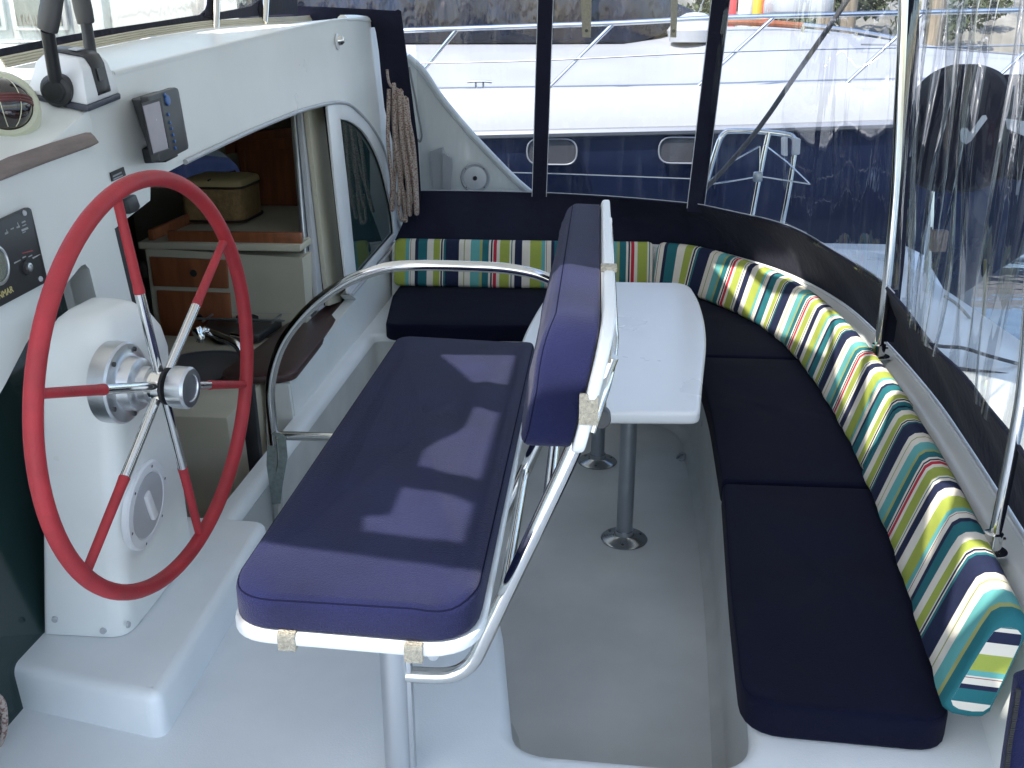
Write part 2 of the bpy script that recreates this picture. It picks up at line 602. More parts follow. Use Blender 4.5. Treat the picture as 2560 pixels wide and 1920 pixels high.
def inset2(p, d):
    """move a closed 2D polygon inwards by d"""
    sg = 1 if area2(p) > 0 else -1
    n = len(p)
    out = []
    for i in range(n):
        a, b, c = V(p[i - 1]), V(p[i]), V(p[(i + 1) % n])
        e1, e2 = (b - a), (c - b)
        if e1.length < 1e-9 or e2.length < 1e-9:
            e1 = e2 = c - a
        e1.normalize(); e2.normalize()
        n1, n2 = V((-e1.y, e1.x)) * sg, V((-e2.y, e2.x)) * sg
        m = (n1 + n2)
        if m.length < 1e-6:
            m = n1
        m.normalize()
        k = d / max(0.5, m.dot(n1))
        out.append((b.x + m.x * k, b.y + m.y * k))
    return out
def slab(outline, z0, z1, rt=0.02, rb=0.01, n=4, dome=0.0, to3=None):
    """rounded-edge plate over a 2D outline; to3 maps (x, y, z) to the world"""
    to3 = to3 or (lambda x, y, z: V((x, y, z)))
    bm = bmesh.new()
    prof = []
    for k in range(n + 1):
        a = math.pi / 2 * (1 - k / n)
        prof.append((rb * (1 - math.cos(a)), z0 + rb * (1 - math.sin(a))))
    for k in range(n + 1):
        a = math.pi / 2 * k / n
        prof.append((rt * (1 - math.cos(a)), z1 - rt + rt * math.sin(a)))
    if not dome:
        prof.append((rt + 0.004, z1))
    prof.insert(0, (rb + 0.004, z0))
    rings = []
    for d, z in prof:
        rings.append([bm.verts.new(to3(x, y, z)) for x, y in inset2(outline, d)])
    if dome:
        q = inset2(outline, prof[-1][0])
        xs, ys = [p[0] for p in q], [p[1] for p in q]
        gx, gy = (min(xs) + max(xs)) / 2, (min(ys) + max(ys)) / 2
        for sc, f in ((0.94, 0.3), (0.86, 0.6), (0.74, 0.85), (0.55, 1.0), (0.3, 1.0), (0.12, 1.0)):
            rings.append([bm.verts.new(to3(gx + (x - gx) * sc, gy + (y - gy) * sc, z1 + dome * f)) for x, y in q])
    m = len(outline)
    for A, B in zip(rings, rings[1:]):
        for i in range(m):
            j = (i + 1) % m
            bm.faces.new([A[i], A[j], B[j], B[i]])
    for ring in (rings[0], rings[-1]):
        pts = [v.co for v in ring]
        for t in tessellate_polygon([pts]):
            try:
                bm.faces.new([ring[i] for i in t])
            except ValueError:
                pass
    return bm
def at_frac(path, n):
    path = [V(p) for p in path]
    L = [0.0]
    for a, b in zip(path, path[1:]):
        L.append(L[-1] + (b - a).length)
    out, k = [], 0
    for i in range(n):
        s = L[-1] * i / (n - 1)
        while k < len(L) - 2 and L[k + 1] < s:
            k += 1
        f = (s - L[k]) / max(1e-9, L[k + 1] - L[k])
        out.append(path[k].lerp(path[k + 1], f))
    return out
def grid(rows):
    """surface through rows of points"""
    bm = bmesh.new()
    vr = [[bm.verts.new(p) for p in r] for r in rows]
    for A, B in zip(vr, vr[1:]):
        for i in range(len(A) - 1):
            bm.faces.new([A[i], A[i + 1], B[i + 1], B[i]])
    return bm
def thicken(bm, d):
    bmesh.ops.recalc_face_normals(bm, faces=bm.faces[:])
    bmesh.ops.solidify(bm, geom=bm.faces[:], thickness=d)
    return bm
def text_mesh(s, size):
    cu = bpy.data.curves.new('letters', 'FONT')
    cu.body = s
    cu.size = size
    cu.extrude = size * 0.02
    ob = bpy.data.objects.new('letters', cu)
    COL.objects.link(ob)
    dg = bpy.context.evaluated_depsgraph_get()
    me = bpy.data.meshes.new_from_object(ob.evaluated_get(dg))
    bm = bmesh.new()
    bm.from_mesh(me)
    bpy.data.objects.remove(ob)
    bpy.data.curves.remove(cu)
    bpy.data.meshes.remove(me)
    return bm
def place(bm, org, ex, ey):
    """lay a flat mesh drawn in x, y on the plane of ex, ey at org"""
    ex, ey = V(ex), V(ey)
    ez = ex.cross(ey).normalized()
    mtx = Matrix(((ex.x, ey.x, ez.x, org[0]), (ex.y, ey.y, ez.y, org[1]), (ex.z, ey.z, ez.z, org[2]), (0, 0, 0, 1)))
    bmesh.ops.transform(bm, matrix=mtx, verts=bm.verts[:])
    return bm
BN = V((1, 0, 0.065)).normalized()          # outward normal of the leaning bulkhead
def on_bulk(y, z, d=0.0):
    return V((-1.07 + d - 0.065 * z, y, z))

# ================================================================== SETTING
# ---- water out to the horizon
bm = bmesh.new()
for a, b_, c in ((-900, -900, 0), (900, -900, 0), (900, 1600, 0), (-900, 1600, 0)):
    bm.verts.new((a, b_, -1.15))
bm.faces.new(bm.verts[:])
struct('water', bm, WATER)

# ---- cockpit floor (grey non-skid) down in the well
struct('floor', prism([(-1.32, 1.45, 0), (0.75, 1.45, 0), (0.75, 4.75, 0), (-1.32, 4.75, 0)], (0, 0, -0.05)), NONSKID)

# ---- deck moulding: helm deck and bench base in one sheet with the well cut out
well = [(-0.13, 1.585), (0.335, 1.565), (0.385, 2.15), (0.43, 2.8), (0.455, 3.5), (0.46, 4.32), (-1.03, 4.40), (-1.03, 2.31), (-0.62, 2.29), (-0.215, 2.16)]
wr = [0.07, 0.12, 0.3, 0.3, 0.3, 0.3, 0.05, 0.05, 0.05, 0.16]
WELL = round2(well, wr, 7)
def ring(d, z):
    return [V((x, y, z)) for x, y in inset2(WELL, d)]
bm = bmesh.new()
R = 0.035
rings = [ring(-R, 0.37), ring(-R * 0.62, 0.37 - R * 0.08), ring(-R * 0.29, 0.37 - R * 0.29), ring(-R * 0.08, 0.37 - R * 0.62), ring(0, 0.37 - R), ring(0.012, 0.04), ring(0.018, 0.018), ring(0.045, 0.004)]
def skin(bm, rings):
    vr = [[bm.verts.new(p) for p in r] for r in rings]
    for A, B in zip(vr, vr[1:]):
        for i in range(len(A)):
            j = (i + 1) % len(A)
            bm.faces.new([A[i], A[j], B[j], B[i]])
    return vr
vr = skin(bm, rings[:5])
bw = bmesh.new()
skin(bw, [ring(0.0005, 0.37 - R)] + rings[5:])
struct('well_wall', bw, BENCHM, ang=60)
outer = [V((-1.55, -1.2, 0.37)), V((1.9, -1.2, 0.37)), V((1.9, 5.9, 0.37)), V((-1.10, 5.9, 0.37)), V((-1.095, 2.2, 0.37)), V((-1.55, 2.2, 0.37))]
ov = [bm.verts.new(p) for p in outer]
flat = ov + vr[0]
for t in tessellate_polygon([outer, [v.co for v in vr[0]]]):
    bm.faces.new([flat[i] for i in t])
struct('deck', bm, DECK, ang=50)

# ---- low step below the helm
st = round2([(-0.838, 1.552), (-0.862, 2.30), (-1.30, 2.32), (-1.215, 1.632)], [0.03, 0.04, 0.02, 0.02], 5)
struct('step', slab(inset2(st, -0.006), 0.365, 0.472, rt=0.022, rb=-0.018), DECK, ang=60)

# ---- coaming behind the back cushions (raised moulding with a flat top)
coam_f = spline([(-1.09, 5.10, 0), (-0.4, 5.10, 0), (0.22, 5.12, 0), (0.50, 5.04, 0), (0.70, 4.78, 0), (0.83, 4.50, 0), (0.925, 4.10, 0), (0.955, 3.60, 0), (0.945, 3.00, 0), (0.915, 2.60, 0), (0.875, 2.20, 0), (0.83, 1.80, 0), (0.80, 1.62, 0)], 5)
def off_path(p, d):
    out = []
    for i in range(len(p)):
        t = (p[min(i + 1, len(p) - 1)] - p[max(i - 1, 0)]).normalized()
        out.append(V((p[i].x - t.y * d, p[i].y + t.x * d, p[i].z)))
    return out
rows = []
for d, z in ((0.0, 0.36), (0.045, 0.60), (0.055, 0.632), (0.075, 0.645), (0.155, 0.648), (0.175, 0.635), (0.19, 0.36)):
    rows.append([V((p.x, p.y, z)) for p in off_path(coam_f, d)])
# the near end of the coaming drops down to the deck in a soft slope
for k in range(1, 9):
    pass
bm = grid(rows)
struct('coaming', bm, GEL, ang=60)
# rounded coaming end sweeping down beside the last cushion
rows = []
end0 = [r[-1] for r in rows] if rows else None
E0 = [(0.80, 1.62, 0.36), (0.845, 1.63, 0.60), (0.86, 1.63, 0.64), (0.93, 1.63, 0.655), (0.985, 1.64, 0.64), (1.10, 1.65, 0.36)]
E1 = [(0.77, 1.46, 0.365), (0.83, 1.46, 0.56), (0.86, 1.46, 0.60), (0.93, 1.46, 0.62), (1.00, 1.46, 0.60), (1.12, 1.46, 0.36)]
E2 = [(0.72, 1.30, 0.368), (0.79, 1.28, 0.44), (0.85, 1.27, 0.49), (0.93, 1.26, 0.52), (1.01, 1.26, 0.50), (1.14, 1.26, 0.36)]
E3 = [(0.68, 1.05, 0.369), (0.75, 1.03, 0.38), (0.83, 1.02, 0.40), (0.93, 1.01, 0.42), (1.03, 1.01, 0.41), (1.16, 1.0, 0.36)]
struct('coaming_end', grid([spline(r, 5) for r in zip(*[spline(c, 4) for c in zip(E0, E1, E2, E3)])]), GEL, ang=70)

# ================================================================== CABIN BULKHEAD
bulk = thing('cabin_bulkhead', 'white leaning cabin bulkhead with the arched door opening, behind the red steering wheel', 'bulkhead', (-1.10, 3.0, 0.0))
outline = [V((-1.159, 1.434, 1.369)), V((-1.163, 1.843, 1.436)), V((-1.165, 2.220, 1.463)), V((-1.165, 2.252, 1.460)), V((-1.170, 2.242, 1.542)), V((-1.175, 2.400, 1.622)), V((-1.178, 2.849, 1.657)), V((-1.181, 3.481, 1.704)), V((-1.184, 4.125, 1.751)), V((-1.185, 4.395, 1.769)), V((-1.186, 4.621, 1.782)), V((-1.186, 4.814, 1.788)), V((-1.186, 5.000, 1.791)), V((-1.186, 5.200, 1.790)), V((-1.186, 5.337, 1.787)), V((-1.186, 5.445, 1.778)), V((-1.184, 5.516, 1.758)), V((-1.180, 5.545, 1.699)), V((-1.176, 5.569, 1.630)), V((-1.167, 5.546, 1.490)), V((-1.154, 5.507, 1.296)), V((-1.144, 5.515, 1.141)), V((-1.132, 5.577, 0.959)), V((-1.121, 5.680, 0.785)), V((-1.114, 5.858, 0.673)), V((-1.104, 5.902, 0.522)), V((-1.082, 5.861, 0.181)), V((-1.059, 5.834, -0.174))]
outline += [on_bulk(5.25, -0.04), on_bulk(2.86, -0.04)]
# right-hand end of the door, then the opening, then the helm side down to the deck
open_right = [V((-1.081, 3.304, 0.166)), V((-1.103, 3.293, 0.504)), V((-1.107, 3.142, 0.564)), V((-1.109, 3.072, 0.607))]
door_bottom = [V((-1.080, 2.879, 0.155))]
outline2 = outline
hole_door = ([V((-1.152, 2.252, 1.267)), V((-1.153, 2.312, 1.278)), V((-1.155, 2.467, 1.302)), V((-1.157, 2.482, 1.336)), V((-1.158, 2.598, 1.358)), V((-1.159, 2.792, 1.374)), V((-1.160, 2.999, 1.387)), V((-1.161, 3.346, 1.408)), V((-1.162, 3.539, 1.418)), V((-1.163, 3.753, 1.427)), V((-1.163, 3.991, 1.431)), V((-1.163, 4.237, 1.433)), V((-1.163, 4.400, 1.428)), V((-1.162, 4.553, 1.420)), V((-1.161, 4.661, 1.407)), V((-1.160, 4.759, 1.384)), V((-1.158, 4.868, 1.351)), V((-1.156, 4.961, 1.318)), V((-1.153, 5.074, 1.270)), V((-1.149, 5.180, 1.219)), V((-1.145, 5.276, 1.157)), V((-1.141, 5.352, 1.095)), V((-1.137, 5.394, 1.033)), V((-1.132, 5.429, 0.953)), V((-1.126, 5.458, 0.859)), V((-1.118, 5.462, 0.741)), V((-1.110, 5.466, 0.621)), V((-1.109, 4.699, 0.596)), V((-1.108, 4.306, 0.584)), V((-1.105, 4.369, 0.546)), V((-1.104, 3.796, 0.528)), V((-1.103, 3.365, 0.512)), V((-1.103, 3.318, 0.510))])
hole_door += [on_bulk(3.305, 0.02), on_bulk(2.20, 0.02)]
hole_door += [V((-1.120, 2.280, 0.772)), V((-1.132, 2.278, 0.959))]
hole_port = [V((-1.140, 2.109, 1.079)), V((-1.148, 2.101, 1.204)), V((-1.149, 2.088, 1.217)), V((-1.149, 2.069, 1.217)), V((-1.147, 1.960, 1.183)), V((-1.143, 1.805, 1.116)), V((-1.139, 1.709, 1.063)), V((-1.138, 1.686, 1.052)), V((-1.130, 1.423, 0.918))]
hole_port += [on_bulk(1.30, 0.30), on_bulk(2.02, 0.30), on_bulk(2.02, 0.62)]
bm = prism([tuple(p) for p in outline] + [on_bulk(0.7, -0.04), on_bulk(0.7, 1.33)], BN * -0.055, holes=[hole_door, hole_port])
finish('wall_panel', bm, GEL, bulk, smooth=False)
# instrument pod: sloped shelf, side face and flat top under the throttle
def poly_mesh(faces):
    bm = bmesh.new()
    for f in faces:
        vs = [bm.verts.new(p) for p in f]
        if len(vs) > 4:
            for t in tessellate_polygon([[v.co for v in vs]]):
                bm.faces.new([vs[i] for i in t])
        else:
            bm.faces.new(vs)
    bmesh.ops.remove_doubles(bm, verts=bm.verts[:], dist=0.002)
    return bm
PA, PB, PC = V((-1.159, 1.434, 1.369)), V((-1.163, 1.843, 1.436)), V((-1.165, 2.252, 1.460))
PD, PE, PF = V((-1.170, 2.242, 1.542)), V((-1.317, 2.240, 1.570)), V((-1.467, 1.900, 1.554))
PG, PH = V((-1.175, 2.400, 1.622)), V((-1.509, 2.420, 1.583))
PI = V((-1.766, 2.300, 1.561))
bm = poly_mesh([[PA, PB, PF], [PB, PE, PF], [PB, PC, PD], [PB, PD, PE], [PD, PG, PH], [PD, PH, PE], [PE, PH, PI], [PE, PI, PF]])
bevel(bm, 0.012, 3, 12)
finish('instrument_pod', bm, GEL, bulk, ang=50)
# coaming top: flat ledge running forward from the bulkhead edge
ed = [V((-1.175, 2.399, 1.621)), V((-1.178, 2.849, 1.656)), V((-1.181, 3.480, 1.703)), V((-1.184, 4.124, 1.749)), V((-1.186, 4.620, 1.780)), V((-1.186, 5.000, 1.790)), V((-1.186, 5.337, 1.785))]
ba = at_frac([V((-1.476, 2.464, 1.630)), V((-1.479, 2.919, 1.671)), V((-1.481, 3.329, 1.704)), V((-1.483, 3.866, 1.738)), V((-1.484, 4.432, 1.758)), V((-1.485, 4.993, 1.774)), V((-1.487, 5.797, 1.805)), V((-1.488, 6.697, 1.816))], 24)
edc = at_frac(ed, 24)
bm = grid([[p + V((0.003, 0, -0.006)) for p in edc], [p + V((0.003, 0, 0.002)) for p in edc], [p + V((-0.012, 0, 0.003)) for p in edc], ba])
finish('coaming_top', bm, GEL, bulk, ang=30)
finish('edge_lip', tube([p + V((-0.004, 0, -0.001)) for p in edc], 0.006, 8), GEL, bulk)
finish('rounded_edge', tube(spline([V((-1.210, 4.816, 1.779)), V((-1.210, 5.098, 1.784)), V((-1.210, 5.408, 1.780)), V((-1.209, 5.536, 1.765)), V((-1.207, 5.603, 1.735)), V((-1.203, 5.636, 1.682)), V((-1.199, 5.662, 1.614)), V((-1.190, 5.644, 1.482)), V((-1.178, 5.606, 1.289)), V((-1.167, 5.614, 1.130)), V((-1.155, 5.678, 0.946))], 4), 0.026, 10), GEL, bulk)
# fluted track along the top
for k in range(4):
    finish('track_rib', tube([p + V((-0.012 - 0.003 * k, 0, 0.003 + 0.0065 * k)) for p in ba[:20]], 0.0038, 6), CREAMW, bulk)
# jamb: thickness of the wall beside the door, door track and sliding door edges
jb = [V((-1.104, 3.292, 0.50)), V((-1.073, 3.292, 0.02)), V((-1.233, 3.292, -0.171)), V((-1.210, 3.292, 0.185)), V((-1.187, 3.292, 0.509))]
finish('door_jamb', prism(jb, (0, 0.02, 0)), GEL, bulk)
finish('door_track', prism([V((-1.154, 2.935, 0.619)), V((-1.105, 2.935, 0.621)), V((-1.098, 2.935, 0.125)), V((-1.101, 2.935, 0.032)), V((-1.139, 2.935, 0.030)), V((-1.139, 2.935, 0.124))], (0, 0.03, 0), bev=0.004), RUB, bulk)
# black rubber seal down the left edge of the opening
sl = [V((-1.151, 2.252, 1.268)), V((-1.152, 2.286, 1.269)), V((-1.145, 2.299, 1.165)), V((-1.137, 2.316, 1.050)), V((-1.128, 2.326, 0.915)), V((-1.122, 2.327, 0.819)), V((-1.118, 2.333, 0.751)), V((-1.119, 2.288, 0.769)), V((-1.131, 2.276, 0.959)), V((-1.142, 2.263, 1.121))]
finish('door_seal', prism(sl, BN * -0.04), RUB, bulk)
# stacked sliding door frames on the right side of the opening
for q, (xa, ya, xb, yb, xc, yc, xd, yd, m_, dd) in enumerate((
        (666, 232, 703, 222, 750, 640, 705, 650, CREAMW, -0.075),
        (652, 236, 667, 232, 706, 650, 686, 660, GREYP, -0.100),
        (640, 240, 653, 237, 687, 660, 669, 690, SATIN, -0.125))):
    pts = ([V((-1.238, 4.240, 1.429)), V((-1.238, 4.533, 1.431)), V((-1.178, 4.521, 0.509)), V((-1.182, 4.185, 0.563))], [V((-1.262, 4.222, 1.415)), V((-1.262, 4.341, 1.415)), V((-1.206, 4.273, 0.551)), V((-1.206, 4.103, 0.559))], [V((-1.286, 4.213, 1.404)), V((-1.286, 4.316, 1.405)), V((-1.230, 4.187, 0.544)), V((-1.230, 4.048, 0.536))])[q]
    finish('sliding_door_frame', prism(pts, BN * -0.022, bev=0.003), m_, bulk)
for q in range(3):
    pts = ([V((-1.256, 4.283, 1.403)), V((-1.256, 4.311, 1.403)), V((-1.202, 4.227, 0.563)), V((-1.202, 4.180, 0.564))], [V((-1.281, 4.271, 1.404)), V((-1.281, 4.299, 1.404)), V((-1.226, 4.171, 0.549)), V((-1.226, 4.134, 0.550))], [V((-1.232, 4.486, 1.422)), V((-1.232, 4.533, 1.421)), V((-1.174, 4.508, 0.524)), V((-1.174, 4.464, 0.528))])[q]
    finish('door_groove', prism(pts, BN * -0.012), RUB, bulk)
# fixed window on the right: white frame and tinted pane
fr_o = [V((-1.159, 4.272, 1.437)), V((-1.159, 4.400, 1.427)), V((-1.158, 4.536, 1.417)), V((-1.157, 4.643, 1.404)), V((-1.156, 4.741, 1.381)), V((-1.154, 4.849, 1.348)), V((-1.151, 4.942, 1.315)), V((-1.148, 5.055, 1.267)), V((-1.145, 5.161, 1.216)), V((-1.141, 5.256, 1.154)), V((-1.137, 5.332, 1.093)), V((-1.133, 5.374, 1.031)), V((-1.128, 5.408, 0.951)), V((-1.122, 5.427, 0.864)), V((-1.115, 5.431, 0.746)), V((-1.107, 5.426, 0.634)), V((-1.106, 4.666, 0.608)), V((-1.105, 4.269, 0.595)), V((-1.106, 4.234, 0.613)), V((-1.135, 4.246, 1.063))]
fr_i = [V((-1.154, 4.460, 1.357)), V((-1.153, 4.602, 1.339)), V((-1.152, 4.700, 1.318)), V((-1.150, 4.792, 1.293)), V((-1.148, 4.868, 1.267)), V((-1.146, 4.934, 1.237)), V((-1.144, 5.009, 1.198)), V((-1.141, 5.078, 1.154)), V((-1.138, 5.139, 1.107)), V((-1.134, 5.197, 1.051)), V((-1.131, 5.235, 0.999)), V((-1.127, 5.261, 0.946)), V((-1.122, 5.310, 0.861)), V((-1.116, 5.341, 0.775)), V((-1.110, 5.341, 0.677)), V((-1.108, 4.658, 0.652)), V((-1.108, 4.437, 0.640)), V((-1.110, 4.418, 0.678)), V((-1.133, 4.450, 1.033))]
win = finish('fixed_window', prism(fr_o, BN * -0.012, holes=[fr_i], bev=0.002), WHITEP, bulk)
pane = [V((-1.171, 4.497, 1.365)), V((-1.169, 4.669, 1.344)), V((-1.166, 4.863, 1.299)), V((-1.163, 5.006, 1.241)), V((-1.157, 5.167, 1.151)), V((-1.150, 5.307, 1.039)), V((-1.142, 5.385, 0.928)), V((-1.131, 5.462, 0.754)), V((-1.124, 5.459, 0.646)), V((-1.123, 4.716, 0.627)), V((-1.122, 4.474, 0.618)), V((-1.126, 4.453, 0.670)), V((-1.149, 4.486, 1.027))]
finish('pane', prism(pane, BN * -0.006), TINT, win)
# grey rubber line round the arch
ar = [V((-1.102, 4.284, 0.589)), V((-1.103, 4.674, 0.599)), V((-1.105, 5.451, 0.624)), V((-1.112, 5.434, 0.746)), V((-1.120, 5.418, 0.865)), V((-1.127, 5.380, 0.965)), V((-1.132, 5.338, 1.052)), V((-1.139, 5.249, 1.160)), V((-1.147, 5.049, 1.274)), V((-1.152, 4.843, 1.353)), V((-1.155, 4.662, 1.405)), V((-1.157, 4.531, 1.423)), V((-1.157, 4.379, 1.433)), V((-1.157, 4.139, 1.436)), V((-1.157, 3.807, 1.431)), V((-1.156, 3.329, 1.410)), V((-1.154, 2.985, 1.390)), V((-1.153, 2.710, 1.372))]
finish('arch_trim', tube(spline(ar, 3), 0.008, 8), GREYP, bulk)
# port window: big dark pane set back in its recess
pp = [on_bulk(1.05, 0.2, -0.076), on_bulk(2.25, 0.2, -0.076), on_bulk(2.30, 1.45, -0.076), on_bulk(1.05, 1.45, -0.076)]
pw = finish('dark_window', prism(pp, BN * -0.008), TINT, bulk)
# recess lining
hp = [V(p) for p in hole_port]
bm = grid([[p for p in hp + hp[:1]], [p - BN * 0.078 for p in hp + hp[:1]]])
finish('window_reveal', bm, GEL, bulk)
# counter sill of dark wood standing out at the passthrough
cs = [V(p) for p in [V((-1.128, 4.460, 0.535)), V((-1.201, 4.536, 0.535)), V((-1.268, 4.530, 0.535)), V((-1.305, 4.454, 0.535)), V((-1.334, 3.662, 0.535)), V((-1.366, 3.338, 0.535)), V((-1.347, 3.276, 0.535)), V((-1.321, 3.263, 0.535)), V((-1.139, 3.289, 0.535)), V((-1.100, 3.318, 0.535)), V((-1.088, 3.351, 0.535))]]
finish('wooden_sill', prism([(p.x, p.y, 0.535) for p in cs], (0, 0, -0.03), bev=0.008), MAHOG, bulk)

# ---- small fittings on the bulkhead
t = thing('deck_light', 'small clear fitting with chrome plate high on the white bulkhead beside the dark canvas corner', 'light fitting', V((-1.180, 4.574, 1.686)))
c0 = V(V((-1.178, 4.566, 1.686)))
finish('back_plate', lathe([(0.0, 0), (0.034, 0), (0.036, 0.004), (0.030, 0.008), (0, 0.009)], c0, BN, 24), WHITEP, t)
finish('lens', lathe([(0.022, 0.006), (0.020, 0.022), (0.012, 0.032), (0, 0.034)], c0 + V((0, 0.004, 0.004)), BN, 20), STEEL, t)
finish('screw', lathe([(0.004, 0.006), (0.004, 0.036), (0, 0.037)], c0 + V((0, -0.012, -0.004)), BN, 10), DARKG, t)

single('black_socket', prism([V((-1.156, 2.300, 1.331)), V((-1.156, 2.351, 1.335)), V((-1.154, 2.363, 1.302)), V((-1.153, 2.346, 1.293)), V((-1.153, 2.304, 1.293))], BN * 0.022, bev=0.005), BLACKP,
       'black plastic socket cover on the white panel corner, inside the top of the wheel', 'socket')

t = thing('label_plate', 'small black two line label stuck above the top of the red steering wheel', 'label', V((-1.160, 2.317, 1.389)))
finish('plate', prism([V((-1.159, 2.278, 1.397)), V((-1.160, 2.351, 1.402)), V((-1.158, 2.354, 1.381)), V((-1.158, 2.279, 1.376))], BN * 0.002), BLACKP, t)
for pts in ([V((-1.156, 2.285, 1.389)), V((-1.156, 2.332, 1.393)), V((-1.156, 2.332, 1.389)), V((-1.156, 2.285, 1.385))], [V((-1.156, 2.285, 1.382)), V((-1.156, 2.336, 1.385)), V((-1.156, 2.336, 1.382)), V((-1.155, 2.285, 1.379))]):
    finish('print_line', prism(pts, BN * 0.0006), GREYPR, t)

# ---- engine panel
t = thing('engine_panel', 'black engine control panel with a round gauge and key switch at the left edge', 'engine panel', V((-1.153, 1.844, 1.281)))
finish('plate', prism([V((-1.156, 1.545, 1.345)), V((-1.157, 1.571, 1.350)), V((-1.158, 1.899, 1.376)), V((-1.158, 1.908, 1.371)), V((-1.157, 1.908, 1.358)), V((-1.148, 1.909, 1.223)), V((-1.148, 1.892, 1.218)), V((-1.147, 1.524, 1.202)), V((-1.148, 1.513, 1.211))], BN * 0.012, bev=0.003), BLACKP, t)
ga = V(V((-1.140, 1.734, 1.293)))
finish('gauge_rim', lathe([(0.036, 0), (0.039, 0.004), (0.039, 0.012), (0.034, 0.014), (0.032, 0.008), (0, 0.008)], ga, BN, 36), SATIN, t)
finish('gauge_face', lathe([(0.0315, 0.0095), (0, 0.0097)], ga, BN, 32), CREAM, t)
finish('gauge_glass', lathe([(0.032, 0.0125), (0, 0.0135)], ga, BN, 32), VINYL, t)
key = V(V((-1.139, 1.842, 1.265)))
finish('key_ring', lathe([(0.0085, 0.0), (0.0085, 0.010), (0.0055, 0.011), (0.0055, 0.006), (0, 0.006)], key, BN, 20), SATIN, t)
finish('key_bezel', lathe([(0.016, -0.001), (0.015, 0.004), (0.009, 0.005)], key, BN, 20), RUB, t)
for pt in (V((-1.146, 1.878, 1.368)), V((-1.137, 1.882, 1.232))):
    finish('screw', lathe([(0.006, 0.0), (0.005, 0.003), (0, 0.0035)], pt, BN, 12), GREYP, t)
for pts in ([V((-1.144, 1.799, 1.343)), V((-1.144, 1.810, 1.344)), V((-1.144, 1.810, 1.340)), V((-1.144, 1.799, 1.339))], [V((-1.144, 1.805, 1.348)), V((-1.144, 1.807, 1.348)), V((-1.144, 1.808, 1.342)), V((-1.144, 1.805, 1.342))], [V((-1.144, 1.819, 1.347)), V((-1.144, 1.831, 1.348)), V((-1.144, 1.831, 1.345)), V((-1.144, 1.820, 1.345))],
            [V((-1.144, 1.840, 1.347)), V((-1.144, 1.852, 1.348)), V((-1.144, 1.852, 1.344)), V((-1.144, 1.841, 1.344))], [V((-1.145, 1.847, 1.354)), V((-1.145, 1.849, 1.355)), V((-1.144, 1.850, 1.347)), V((-1.144, 1.848, 1.347))], [V((-1.144, 1.861, 1.353)), V((-1.145, 1.875, 1.354)), V((-1.144, 1.875, 1.351)), V((-1.144, 1.861, 1.350))], [V((-1.144, 1.861, 1.346)), V((-1.144, 1.875, 1.347)), V((-1.144, 1.875, 1.345)), V((-1.144, 1.862, 1.344))],
            [V((-1.144, 1.855, 1.339)), V((-1.144, 1.879, 1.340)), V((-1.143, 1.879, 1.336)), V((-1.143, 1.855, 1.335))], [V((-1.143, 1.856, 1.333)), V((-1.143, 1.868, 1.334)), V((-1.143, 1.868, 1.332)), V((-1.143, 1.856, 1.331))]):
    finish('printed_mark', prism(pts, BN * 0.0006), GREYPR, t)
finish('printed_mark', prism([V((-1.141, 1.840, 1.295)), V((-1.141, 1.877, 1.293)), V((-1.140, 1.877, 1.291)), V((-1.141, 1.840, 1.293))], BN * 0.0006), REDPR, t)
for pts in ([V((-1.140, 1.806, 1.283)), V((-1.140, 1.829, 1.284)), V((-1.140, 1.829, 1.282)), V((-1.140, 1.806, 1.280))], [V((-1.140, 1.837, 1.287)), V((-1.140, 1.849, 1.287)), V((-1.140, 1.849, 1.285)), V((-1.140, 1.837, 1.284))], [V((-1.140, 1.858, 1.284)), V((-1.140, 1.872, 1.285)), V((-1.140, 1.872, 1.283)), V((-1.140, 1.858, 1.282))], [V((-1.140, 1.871, 1.279)), V((-1.140, 1.901, 1.280)), V((-1.140, 1.902, 1.279)), V((-1.139, 1.871, 1.276))]):
    finish('printed_mark', prism(pts, BN * 0.0006), GREYPR, t)
ex = (V(V((-1.138, 1.807, 1.246))) - V(V((-1.137, 1.651, 1.237)))).normalized()
ey = BN.cross(ex).normalized()
bm = text_mesh('YANMAR', 0.018)
w_ = max(v.co.x for v in bm.verts)
place(bm, V(V((-1.136, 1.783, 1.230))) - ex * w_, ex, ey)
finish('maker_name', bm, GOLD, t, smooth=False)

# ---- teak strip along the pod edge
single('teak_strip', prism([V((-1.165, 1.454, 1.406)), V((-1.168, 1.628, 1.442)), V((-1.170, 1.865, 1.472)), V((-1.170, 2.022, 1.483)), V((-1.171, 2.178, 1.491)), V((-1.171, 2.198, 1.489)), V((-1.170, 2.211, 1.480)), V((-1.169, 2.228, 1.463)), V((-1.169, 2.212, 1.461)), V((-1.168, 2.026, 1.449)), V((-1.167, 1.850, 1.436)), V((-1.165, 1.613, 1.405)), V((-1.163, 1.439, 1.368))], V((0.022, 0, 0.010)), bev=0.003), TEAK,
       'weathered grey teak strip along the lower edge of the instrument pod', 'wood trim')

